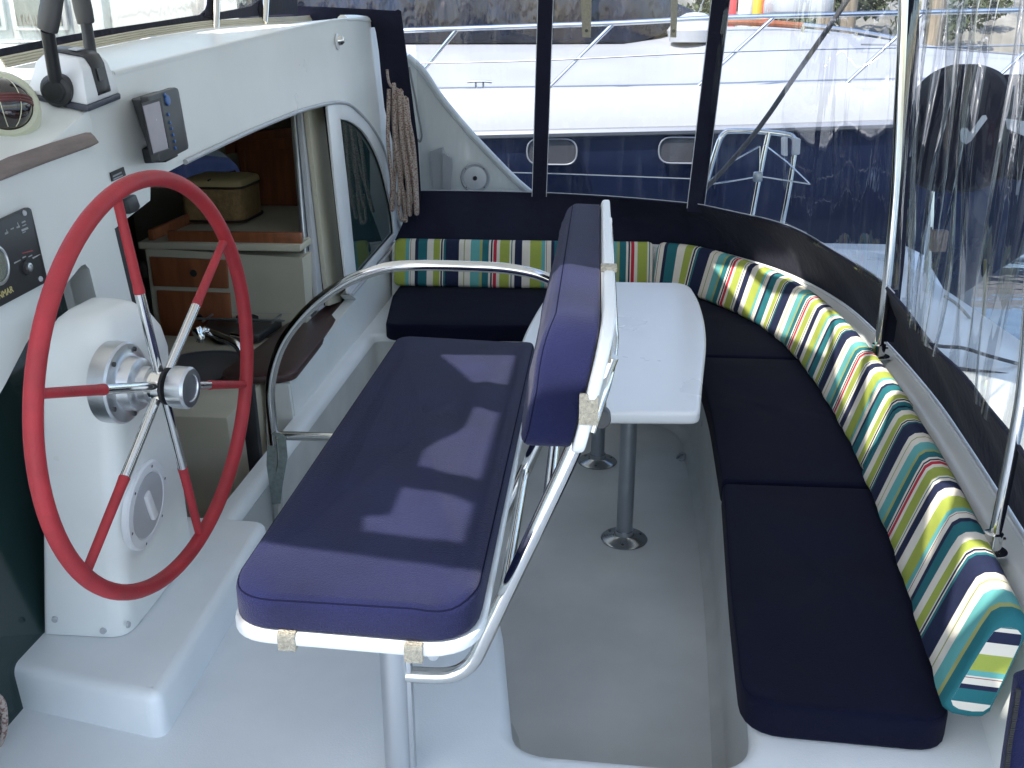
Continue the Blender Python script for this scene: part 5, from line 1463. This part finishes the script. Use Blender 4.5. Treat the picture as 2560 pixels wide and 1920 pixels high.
t = thing('stern_light', 'small white box hung on the top corner of the stainless ladder frame', 'light', V((1.095, 5.820, 1.108)))
for pts in ([V((1.047, 5.800, 1.167)), V((1.077, 5.800, 1.172)), V((1.087, 5.800, 1.064)), V((1.056, 5.800, 1.069))], [V((1.108, 5.800, 1.172)), V((1.151, 5.800, 1.162)), V((1.154, 5.800, 1.075)), V((1.115, 5.800, 1.069))]):
    finish('casing', prism(pts, (0, 0.05, 0), bev=0.006), WHITEP, t)
single('backstay', tube(spline([V((0.590, 5.700, 0.857)), V((0.711, 5.700, 0.989)), V((0.897, 5.700, 1.230)), V((1.073, 5.700, 1.516)), V((1.220, 5.700, 1.753)), V((1.342, 5.700, 1.960))], 3), 0.014, 10), mat('dark_stay', (0.06, 0.06, 0.065), 0.6),
       'dark diagonal line running up past the stainless ladder frame to the top', 'line')
single('guard_wire', tube([V((-1.260, 6.100, 0.929)), V((-0.824, 6.100, 0.922)), V((-0.250, 6.100, 0.915)), V((0.569, 6.100, 0.893)), V((0.709, 6.100, 0.886))], 0.0035, 6), STEEL, 'thin stainless guard wire crossing the navy hull below the portholes', 'wire')

# navy covered outboard on the stern rail with a pale tick mark
oc = thing('covered_outboard', 'navy covered outboard motor with a pale tick mark behind the wrinkled vinyl', 'outboard motor', V((1.658, 4.600, 1.138)))
rows = []
NP = 40
c0 = V(V((1.595, 4.600, 1.359)))
prof_ = [(p.x, p.y) for p in spline([(-0.31, 0.06, 0), (-0.27, 0.19, 0), (-0.12, 0.255, 0), (0.02, 0.262, 0), (0.12, 0.24, 0), (0.19, 0.175, 0), (0.225, 0.085, 0), (0.23, 0.0, 0)], 4)]
for h, r in prof_:
    rows.append([c0 + V((r * 0.82 * math.cos(k * 2 * math.pi / NP) * (1 + 0.03 * math.sin(1.1 * k + h * 9) + 0.02 * math.sin(2.3 * k - h * 14)), r * 0.7 * math.sin(k * 2 * math.pi / NP), h + 0.006 * math.sin(k * 0.8))) for k in range(NP + 1)])
finish('motor_cover', grid(rows), CANVAS, oc, ang=80)
c1 = V(V((1.830, 4.620, 1.355)))
rows = []
for h, r in [(p.x, p.y) for p in spline([(-0.24, 0.02, 0), (-0.22, 0.17, 0), (-0.10, 0.26, 0), (0.05, 0.25, 0), (0.13, 0.18, 0), (0.18, 0.08, 0), (0.185, 0.0, 0)], 4)]:
    rows.append([c1 + V((r * 1.25 * (1 + 0.10 * math.sin(k * 0.47 + h * 12)) * math.cos(k * 2 * math.pi / NP), r * 0.8 * math.sin(k * 2 * math.pi / NP), h + 0.012 * math.sin(k * 0.9))) for k in range(NP + 1)])
finish('bundle_cover', grid(rows), CANVAS, oc, ang=80)
finish('tick_mark', prism(round_px := [V((1.525, 4.390, 1.331)), V((1.536, 4.390, 1.344)), V((1.555, 4.390, 1.342)), V((1.569, 4.390, 1.325)), V((1.608, 4.390, 1.394)), V((1.622, 4.390, 1.396)), V((1.630, 4.390, 1.382)), V((1.596, 4.390, 1.324)), V((1.578, 4.390, 1.289)), V((1.561, 4.390, 1.276)), V((1.539, 4.390, 1.287))], (0, 0.004, 0)), PALEPR, oc)
finish('flap', prism([V((1.699, 4.380, 1.384)), V((1.781, 4.380, 1.373)), V((1.792, 4.380, 1.311)), V((1.713, 4.380, 1.342))], (0, 0.004, 0)), PALEPR, oc)
finish('bracket_bar', tube([V((1.451, 4.750, 1.201)), V((1.537, 4.750, 1.185)), V((1.647, 4.750, 1.136)), V((1.727, 4.750, 1.088))], 0.018, 10), STEEL, oc)
finish('bracket_leg', tube([V((1.541, 4.750, 1.185)), V((1.574, 4.750, 0.881)), V((1.607, 4.750, 0.523))], 0.018, 10), STEEL, oc)
finish('wood_pad', box(V(V((1.612, 4.700, 0.804))), (0.07, 0.04, 0.10), None, 0.006), TEAK, oc)
for pts, lb_ in (([V((1.533, 4.300, 0.636)), V((1.598, 4.300, 0.596)), V((1.690, 4.300, 0.503)), V((1.784, 4.300, 0.409)), V((1.932, 4.300, 0.262)), V((2.050, 4.300, 0.133))], 'upper pale mooring line sagging across the wrinkled vinyl at the right'),
                 ([V((1.216, 3.600, 0.639)), V((1.294, 3.600, 0.618)), V((1.378, 3.600, 0.613)), V((1.483, 3.600, 0.583)), V((1.613, 3.600, 0.550))], 'dark mooring line over the white aft deck, upper of two'),
                 ([V((1.200, 3.500, 0.599)), V((1.285, 3.500, 0.574)), V((1.385, 3.500, 0.559)), V((1.468, 3.500, 0.551)), V((1.576, 3.500, 0.538))], 'dark mooring line over the white aft deck, lower of two')):
    single('mooring_line', tube(spline(pts, 5), 0.007, 7), GREYROPE if 'pale' in lb_ else mat('dark_line', (0.07, 0.07, 0.08), 0.8), lb_, 'mooring line')
single('stern_post', tube([V((1.757, 4.500, 0.761)), V((1.780, 4.500, 0.590)), V((1.796, 4.500, 0.459))], 0.007, 10), mat('olive_post', (0.22, 0.20, 0.10), 0.5), 'thin olive post standing behind the vinyl right of the covered outboard', 'post')

# ================================================================== NEIGHBOUR YACHT
ny = thing('motor_yacht', 'large motor yacht with navy hull and white deck moored alongside', 'yacht', (1.0, 9.0, -1.1))
she = [V(p) for p in [V((-7.092, 8.000, 0.772)), V((-4.994, 8.000, 0.853)), V((-3.385, 8.000, 0.904)), V((-1.566, 8.000, 0.948)), V((-1.001, 8.000, 0.970)), V((0.035, 8.000, 1.000)), V((1.118, 8.000, 1.032)), V((2.311, 8.000, 1.079)), V((3.241, 8.000, 1.116)), V((4.527, 8.000, 1.185)), V((5.802, 8.000, 1.275))]]
def ext(p, dy, dz):
    return V((p.x, p.y + dy, p.z + dz))
def rake(x, f):
    return x if x < 1.6 else 1.6 + (x - 1.6) * f
rows = [[V((rake(p.x, 0.30), 9.3, -1.2)) for p in she], [V((rake(p.x, 0.38), 8.75, -0.5)) for p in she], [V((rake(p.x, 0.52), 8.32, 0.2)) for p in she], [V((rake(p.x, 0.8), p.y + 0.06, p.z - 0.25)) for p in she], [ext(p, 0.0, -0.01) for p in she]]
finish('hull', grid(rows), HULLN, ny, ang=80)
finish('rub_rail', tube([ext(p, -0.02, 0.0) for p in she], 0.035, 8), RUBRAIL, ny)
bul = [V(p) for p in [V((-7.015, 8.060, 1.247)), V((-4.954, 8.060, 1.267)), V((-3.366, 8.060, 1.285)), V((-1.564, 8.060, 1.303)), V((-1.004, 8.060, 1.313)), V((0.025, 8.060, 1.328)), V((1.101, 8.060, 1.349)), V((2.289, 8.060, 1.381)), V((3.215, 8.060, 1.411)), V((4.495, 8.060, 1.474)), V((5.768, 8.060, 1.549))]]
rows = [[ext(p, 0.0, 0.012) for p in she], [ext(p, 0.01, 0.05) for p in she], [ext(p, 0, -0.02) for p in bul], [ext(p, 0.03, 0.008) for p in bul], [ext(p, 0.10, 0.0) for p in bul], [ext(p, 0.16, -0.01) for p in bul]]
finish('bulwark', grid(rows), YACHTW, ny, ang=60)
dk = [V(p) for p in [V((-8.743, 10.200, 1.620)), V((-6.181, 10.200, 1.635)), V((-4.205, 10.200, 1.645)), V((-1.962, 10.200, 1.655)), V((-0.665, 10.200, 1.655)), V((0.380, 10.200, 1.660)), V((0.601, 10.200, 1.737)), V((0.909, 10.200, 1.804)), V((1.790, 10.200, 1.808)), V((2.363, 10.200, 1.745)), V((2.828, 10.200, 1.661)), V((3.464, 10.200, 1.577)), V((4.036, 10.200, 1.528)), V((5.687, 10.200, 1.423))]]
bul2 = at_frac([ext(p, 0.16, -0.012) for p in bul], 40)
dk2 = at_frac(dk, 40)
rows = []
for u, z in ((0, 0), (0.15, 0.012), (0.35, 0.04), (0.6, 0.05), (0.8, 0.04), (1, 0)):
    rows.append([a.lerp(b, u) + V((0, 0, z)) for a, b in zip(bul2, dk2)])
rows.append([b + V((0, 2.5, -0.3)) for b in dk2])
finish('foredeck', grid(rows), YACHTD, ny, ang=70)
finish('deck_seam', tube(spline([V((-1.776, 9.200, 1.509)), V((-0.061, 9.200, 1.524)), V((1.076, 9.200, 1.564)), V((1.633, 9.200, 1.596))], 3), 0.006, 5), RUBRAIL, ny)
finish('deck_seam', tube(spline([V((2.210, 9.000, 1.651)), V((2.594, 9.000, 1.643)), V((2.940, 9.000, 1.614)), V((3.512, 9.000, 1.570))], 3), 0.008, 5), RUBRAIL, ny)
cov = [V((-3.583, 10.000, 2.304)), V((-3.554, 10.000, 1.647)), V((-1.924, 10.000, 1.647)), V((-0.652, 10.000, 1.648)), V((0.351, 10.000, 1.652)), V((0.481, 10.000, 1.694)), V((0.632, 10.000, 1.744)), V((0.795, 10.000, 1.802)), V((0.909, 10.000, 1.860)), V((0.941, 10.000, 1.909)), V((0.838, 10.000, 1.967)), V((0.731, 10.000, 2.008)), V((0.612, 10.000, 2.122)), V((0.518, 10.000, 2.284))]
finish('windscreen_cover', prism(cov, (0, 2.2, 0), bev=0.04), NAVYCOV, ny, ang=50)
top = spline([V((-6.870, 8.020, 1.652)), V((-4.856, 8.020, 1.667)), V((-3.301, 8.020, 1.702)), V((-2.168, 8.020, 1.737)), V((-1.540, 8.020, 1.757)), V((-1.119, 8.020, 1.770)), V((0.098, 8.020, 1.809)), V((0.832, 8.020, 1.845)), V((1.401, 8.020, 1.860)), V((2.214, 8.020, 1.878)), V((3.117, 8.020, 1.896)), V((4.373, 8.020, 1.918))], 4)
finish('top_rail', tube(top, 0.020, 10), STEEL, ny)
finish('rail_wire', tube(spline([V((-6.951, 8.040, 1.417)), V((-3.334, 8.040, 1.484)), V((-1.553, 8.040, 1.512)), V((-0.487, 8.040, 1.535)), V((0.658, 8.040, 1.588)), V((1.427, 8.040, 1.615)), V((2.319, 8.040, 1.633)), V((3.167, 8.040, 1.650))], 3), 0.006, 6), STEEL, ny)
for a, b in ((V((-1.402, 8.100, 1.455)), V((-1.116, 8.020, 1.760))), (V((-0.386, 8.100, 1.335)), V((0.099, 8.020, 1.806))), (V((0.777, 8.100, 1.346)), V((1.305, 8.020, 1.851))), (V((1.911, 8.100, 1.371)), V((2.389, 8.020, 1.871))), (V((-2.758, 8.100, 1.289)), V((-2.393, 8.020, 1.723))), (V((3.021, 8.100, 1.402)), V((3.440, 8.020, 1.889)))):
    finish('stanchion', tube([a, b], 0.016, 10), STEEL, ny)
for nm, ctr in (('a', V((-0.359, 7.990, 0.843))), ('b', V((0.689, 7.990, 0.863))), ('c', V((-2.221, 7.990, 0.803)))):
    c = V(ctr)
    o2 = round2([(-0.20, -0.10), (0.20, -0.10), (0.20, 0.10), (-0.20, 0.10)], 0.10, 6)
    ph = finish('porthole', tube([c + V((x, 0, z)) for x, z in o2], 0.007, 8, closed=True), RUBRAIL, ny)
    finish('pane', prism([c + V((x, 0.012, z)) for x, z in inset2(o2, 0.008)], (0, 0.05, 0)), PORTG, ph)
cl = V(V((-0.949, 8.100, 1.325)))
cle = finish('cleat', tube([cl + V((-0.10, 0, 0.045)), cl + V((-0.05, 0, 0.05)), cl + V((0.05, 0, 0.05)), cl + V((0.10, 0, 0.045))], 0.010, 8), STEEL, ny)
for q in (-0.03, 0.03):
    finish('cleat_foot', tube([cl + V((q, 0, -0.01)), cl + V((q, 0, 0.05))], 0.009, 8), STEEL, cle)
finish('toe_rail', tube(spline([V((0.966, 9.900, 1.834)), V((1.308, 9.900, 1.842)), V((1.736, 9.900, 1.821)), V((1.907, 9.900, 1.805))], 4), 0.03, 8), CHERRY, ny)
low = [V(p) for p in [V((1.865, 9.800, 1.820)), V((2.098, 9.800, 1.795)), V((2.352, 9.800, 1.763)), V((2.564, 9.800, 1.727)), V((2.756, 9.800, 1.687))]]
finish('bow_rail', tube(spline(low, 4), 0.018, 8), STEEL, ny)
for p in low:
    finish('bow_rail_post', tube([p, p + V((0, 0, -0.14))], 0.016, 8), STEEL, ny)
bmw = lathe([(0.0, -0.1), (0.22, -0.1), (0.25, 0.0), (0.18, 0.10), (0.08, 0.15), (0, 0.16)], V(V((0.857, 9.600, 1.766))), (0, 0, 1), 20)
finish('anchor_winch', bmw, YACHTW, ny)

# ================================================================== MARINA BEHIND
dk_ = struct('pier', box((6, 17.5, 0.05), (50, 1.6, 0.4)), DOCKM)
bk_rows = []
rb = random.Random(4)
for y, z in ((70, -1.2), (74, 0.2), (80, 2.6), (95, 5.5), (140, 8)):
    bk_rows.append([V((x, y + rb.uniform(-2, 2), z + rb.uniform(-0.5, 0.5))) for x in range(-160, 161, 10)])
struct('far_bank', grid(bk_rows), STONE, ang=180)
def piling(x, y, h, label):
    single('piling', lathe([(0.0, -2.2), (0.14, -2.2), (0.13, h), (0.10, h + 0.06), (0, h + 0.07)], (x, y, 0), (0.01, 0, 1), 14), WOODP, label, 'piling', 'wooden dock pilings behind the yacht')
def shrub_mass(bm, x, y, z, s, seed):
    rnd = random.Random(seed)
    for k in range(420):
        d = V((rnd.gauss(0, 1), rnd.gauss(0, 1), rnd.gauss(0, 1))).normalized() * (rnd.random() ** 0.4)
        p = V((x, y, z + s * 0.55)) + V((d.x * s, d.y * s * 0.7, d.z * s * 0.6))
        a = V((rnd.gauss(0, 1), rnd.gauss(0, 1), rnd.gauss(0, 1))).normalized() * s * 0.12
        b = a.cross(V((rnd.gauss(0, 1), rnd.gauss(0, 1), rnd.gauss(0, 1)))).normalized() * s * 0.07
        bm.faces.new([bm.verts.new(p + a), bm.verts.new(p + b), bm.verts.new(p - a), bm.verts.new(p - b)])
# masts and pilings that show above the yacht's deck on the right
for k, (px, yy, h) in enumerate(((3.55, 17.0, 2.6), (3.95, 17.2, 2.3), (5.3, 17.1, 2.5), (-9.5, 17.1, 2.4))):
    piling(px, yy, h, ('tall pale wooden piling on the pier just right of the red and yellow buoys', 'shorter wooden piling beside the tall pale one on the pier', 'wooden piling seen between pole and wrinkled vinyl at the top', 'wooden piling seen through the spray hood')[k])
for k, (x, y, h, lab) in enumerate(((2.0, 22, 9, 'white mast beyond the pier left of the stainless pole'), (4.5, 24, 10, 'thin white mast nearest the stainless pole'), (6.2, 23, 8, 'white mast seen through the wrinkled vinyl'), (7.7, 26, 11, 'tallest white mast at the far right edge'), (-6.5, 24, 10, 'white mast seen above the coaming top'))):
    t = thing('sailing_boat', 'small sailing boat with a ' + lab, 'sailing boat', (x, y, -1.1), 'sailing boats beyond the pier')
    hb_ = []
    for dz, w in ((0.0, 0.7), (0.5, 1.0), (1.0, 1.1), (1.05, 1.0)):
        hb_.append([V((x + 3.2 * c_ * (1 if abs(c_) < 1 else 1), y + w * s_, -1.2 + dz)) for c_, s_ in ((-1.0, 0.55), (-0.9, 0.8), (-0.3, 1.0), (0.3, 0.85), (0.8, 0.4), (1.15, 0.0), (0.8, -0.4), (0.3, -0.85), (-0.3, -1.0), (-0.9, -0.8), (-1.0, -0.55), (-1.0, 0.55))])
    bm = grid(hb_)
    finish('hull', bm, YACHTW, t, ang=50)
    finish('deck', prism([p + V((0, 0, -0.04)) for p in hb_[-1][:-1]], (0, 0, 0.03)), YACHTD, t)
    finish('cabin', box((x - 0.2, y, 0.08), (2.6, 1.1, 0.45), None, 0.08), YACHTW, t)
    finish('mast', tube([(x + 0.5, y, 0.0), (x + 0.5, y, h)], 0.07, 8), WHITEP, t)
    finish('boom', tube([(x + 0.45, y, 1.0), (x - 2.4, y, 1.1)], 0.09, 8), CANVAS if k % 2 else YACHTW, t)
    finish('stay', tube([(x + 3.4, y, 0.0), (x + 0.5, y, h)], 0.012, 5), RUBRAIL, t)
    finish('stay', tube([(x - 3.1, y, 0.0), (x + 0.5, y, h)], 0.012, 5), RUBRAIL, t)
for k, (x, m, lab) in enumerate(((V((1.857, 15.000, 2.123))[0], REDP, 'slim red buoy, left of the white and yellow ones above the yacht deck'), (V((2.035, 15.000, 2.147))[0], WHITEP, 'white buoy between red and yellow ones above the yacht deck'), (V((2.196, 15.000, 2.147))[0], YELLOW, 'yellow buoy between white and red ones above the yacht deck'), (V((2.318, 15.000, 2.147))[0], REDP, 'fat red buoy, right of the yellow one above the yacht deck'))):
    w = (0.055, 0.105, 0.085, 0.075)[k]
    t = thing('buoy', lab, 'buoy', (x, 15.0, 1.65), 'coloured buoys hung on the pier rail')
    finish('body', lathe([(0, 1.78), (w * 0.7, 1.79), (w, 1.88), (w, 2.45), (w * 0.7, 2.55), (0, 2.57)], (x, 15.0, 0), (0, 0, 1), 18), m, t)
    finish('lanyard', tube([(x, 15.0, 2.55), (x, 15.02, 2.75)], 0.01, 6), GREYROPE, t)
t = thing('pier_rail', 'grey pier rail carrying the coloured buoys', 'railing', (2.2, 15.05, -0.4))
finish('top_bar', tube([(0.5, 15.05, 2.75), (4.6, 15.05, 2.75)], 0.03, 8), GREYP, t)
for x in (0.6, 4.5):
    finish('rail_post', tube([(x, 15.05, -1.2), (x, 15.05, 2.75)], 0.04, 8), GREYP, t)
struct('pontoon', box((2.5, 15.1, -0.55), (6.0, 1.2, 0.35)), DOCKM)
t = thing('white_canopy_boat', 'boat with a rounded white canopy beyond the yacht, left of the diagonal dark line', 'boat', (3.2, 13.5, -1.1))
cc_ = V(V((2.490, 13.500, 2.090)))
finish('canopy', slab(round2([(cc_.x - 0.34, 13.2), (cc_.x + 0.40, 13.2), (cc_.x + 0.40, 14.3), (cc_.x - 0.34, 14.3)], 0.2, 6), cc_.z - 0.10, cc_.z + 0.16, rt=0.12, rb=0.03), YACHTW, t, ang=60)
finish('cabin', box((cc_.x + 0.1, 13.75, 1.2), (0.6, 0.9, 0.95), None, 0.08), GREYP, t)
finish('hull', slab(round2([(cc_.x - 2.2, 13.1), (cc_.x + 2.0, 13.1), (cc_.x + 2.9, 13.75), (cc_.x + 2.0, 14.4), (cc_.x - 2.2, 14.4)], 0.3, 5), -1.2, 0.75, rt=0.05, rb=0.2), YACHTW, t, ang=60)
bm = bmesh.new()
for k in range(26):
    shrub_mass(bm, -34 + k * 3.1, 72 + (k % 3) * 3, 1.2 + (k % 3) * 0.9, 1.5 + (k * 37 % 10) * 0.16, k)
o = finish('bank_shrubs', bm, LEAF, None, smooth=False, recalc=False)
o['kind'] = 'stuff'

# white cruiser with lettering, seen through the spray hood
wc = thing('white_cruiser', 'white cruiser with faint lettering seen through the spray hood window', 'boat', (-7.0, 15.0, -1.1))
finish('hull', slab(round2([(-11.5, 13.4), (-3.6, 13.4), (-2.2, 15.0), (-3.6, 16.6), (-11.5, 16.6)], 0.3, 5), -1.2, 1.55, rt=0.06, rb=0.3), YACHTW, wc, ang=60)
finish('side_stripe', tube([(-11.4, 13.38, 1.35), (-3.7, 13.38, 1.35)], 0.05, 6), GOLD, wc)
finish('cabin', box((-5.2, 15.0, 2.15), (3.2, 2.2, 1.25), None, 0.15, 3), YACHTW, wc)
for x in (-9.6, -8.7, -7.8):
    wf = finish('window_frame', box((x, 13.95, 2.05), (0.8, 0.06, 0.5), None, 0.02), GREYP, wc)
    finish('pane', box((x, 13.915, 2.05), (0.66, 0.02, 0.38)), PORTG, wf)
finish('cabin_side', box((-8.7, 15.0, 1.95), (3.6, 2.0, 0.85), None, 0.06), mat('cabin_grey', (0.42, 0.44, 0.46), 0.5, var=0.1), wc)
bm = text_mesh('Wur', 0.15)
place(bm, V(V((-5.691, 13.800, 2.061))), (1, 0, 0), (0, 0, 1))
finish('lettering', bm, GREYPR, wc, smooth=False)
bm = text_mesh('ow', 0.15)
place(bm, V(V((-4.649, 13.800, 2.076))), (1, 0, 0), (0, 0, 1))
finish('lettering', bm, GREYPR, wc, smooth=False)

# ================================================================== BIMINI ROOF out of view, with holes cut to shape the sun patches
ZR = 2.16
BIM, _t, _b = nodes_of('bimini_canvas')  # pale, translucent canvas chosen to let fill light into the cockpit
_b.inputs['Base Color'].default_value = (0.60, 0.60, 0.58, 1)
_b.inputs['Roughness'].default_value = 0.85
_tl = _t.nodes.new('ShaderNodeBsdfTranslucent')
_tl.inputs[0].default_value = (0.72, 0.72, 0.69, 1)
_mx = _t.nodes.new('ShaderNodeMixShader')
_mx.inputs[0].default_value = 0.45
_t.links.new(_b.outputs[0], _mx.inputs[1])
_t.links.new(_tl.outputs[0], _mx.inputs[2])
_t.links.new(_mx.outputs[0], _t.nodes.get('Material Output').inputs[0])
def up(p):
    p = V(p)
    k = (ZR - p.z) / SUN_DIR.z
    q = p + SUN_DIR * k
    return (q.x, q.y, ZR)
def seat_sun_hole(pts):
    return [V((min(p.x, -0.215), p.y, p.z)) for p in pts]
sun_holes = [  # added holes: each wanted sun patch, traced up the sunlight to the roof
    [(1.22, 2.3, 0.56), (1.75, 2.2, 0.56), (1.72, 3.0, 0.56), (1.60, 3.3, 0.56), (1.34, 3.5, 0.56)],
    [(-0.55, 1.310, 0.80), (-0.23, 1.290, 0.80), (-0.15, 1.315, 0.86), (-0.165, 1.425, 0.86), (-0.60, 1.492, 0.86), (-0.60, 1.33, 0.86)],
    seat_sun_hole([V((-0.407, 1.547, 0.860)), V((-0.415, 1.601, 0.860)), V((-0.368, 1.614, 0.860)), V((-0.364, 1.730, 0.860)), V((-0.265, 1.705, 0.860)), V((-0.173, 1.665, 0.860)), V((-0.174, 1.599, 0.860)), V((-0.182, 1.511, 0.860))]),
    seat_sun_hole([V((-0.276, 2.181, 0.860)), V((-0.284, 2.056, 0.860)), V((-0.353, 1.909, 0.860)), V((-0.349, 1.825, 0.860)), V((-0.164, 1.773, 0.860)), V((-0.162, 2.154, 0.860))]),
    seat_sun_hole([V((-0.422, 2.577, 0.860)), V((-0.164, 2.607, 0.860)), V((-0.160, 2.358, 0.860)), V((-0.303, 2.357, 0.860)), V((-0.362, 2.472, 0.860))]),
    [V((0.694, 4.733, 0.880)), V((0.874, 4.463, 0.880)), V((0.873, 4.030, 0.720)), V((0.749, 4.299, 0.720))],
    [(-0.135, 1.395, 1.22), (-0.01, 1.41, 1.22), (0.012, 1.46, 1.27), (0.014, 1.84, 1.29), (-0.125, 1.92, 1.29)],
    [V((0.562, 4.815, 0.690)), V((0.696, 4.637, 0.690)), V((0.854, 4.311, 0.690)), V((0.919, 4.036, 0.690)), V((0.916, 3.680, 0.690)), V((0.824, 3.486, 0.690)), V((0.758, 3.873, 0.690)), V((0.645, 4.258, 0.690))],
    [V((0.949, 3.822, 0.670)), V((1.006, 3.618, 0.670)), V((0.989, 3.384, 0.670)), V((0.871, 3.128, 0.670)), V((0.779, 2.983, 0.670)), V((0.825, 3.326, 0.670))],
    [V((0.976, 3.287, 0.670)), V((0.972, 3.035, 0.670)), V((0.959, 2.913, 0.670)), V((0.817, 2.687, 0.670)), V((0.769, 2.701, 0.670)), V((0.855, 2.990, 0.670))],
    [V((0.890, 3.001, 0.620)), V((0.905, 2.994, 0.620)), V((0.818, 2.814, 0.620)), V((0.801, 2.813, 0.620))],
    [V((0.850, 2.269, 0.660)), V((0.886, 2.202, 0.660)), V((0.830, 2.089, 0.660)), V((0.736, 1.982, 0.660)), V((0.747, 2.037, 0.660))],
    [V((0.826, 1.958, 0.660)), V((0.860, 1.891, 0.660)), V((0.836, 1.753, 0.660)), V((0.772, 1.698, 0.660)), V((0.696, 1.676, 0.660)), V((0.699, 1.742, 0.660))],
    [V((0.764, 1.604, 0.600)), V((0.847, 1.626, 0.600)), V((0.818, 1.554, 0.600)), V((0.755, 1.556, 0.600))],
    [(-1.50, 1.84, 1.60), (-1.36, 1.80, 1.60), (-1.30, 1.93, 1.60), (-1.42, 2.02, 1.60)],
    [(-1.44, 3.55, 1.735), (-1.36, 3.6, 1.735), (-1.22, 4.55, 1.75), (-1.42, 4.45, 1.75)],
]
bim = thing('bimini', 'unseen pale canvas bimini roof over the cockpit with holes added to shape the sun patches', 'bimini', (0, 2.4, ZR))
bro = [(-1.75, -0.75, ZR), (2.2, -0.75, ZR), (2.2, 5.45, ZR), (-1.75, 5.45, ZR)]
finish('canvas_roof', prism(bro, (0, 0, 0.006), holes=[[up(p) for p in g] for g in sun_holes]), BIM, bim)
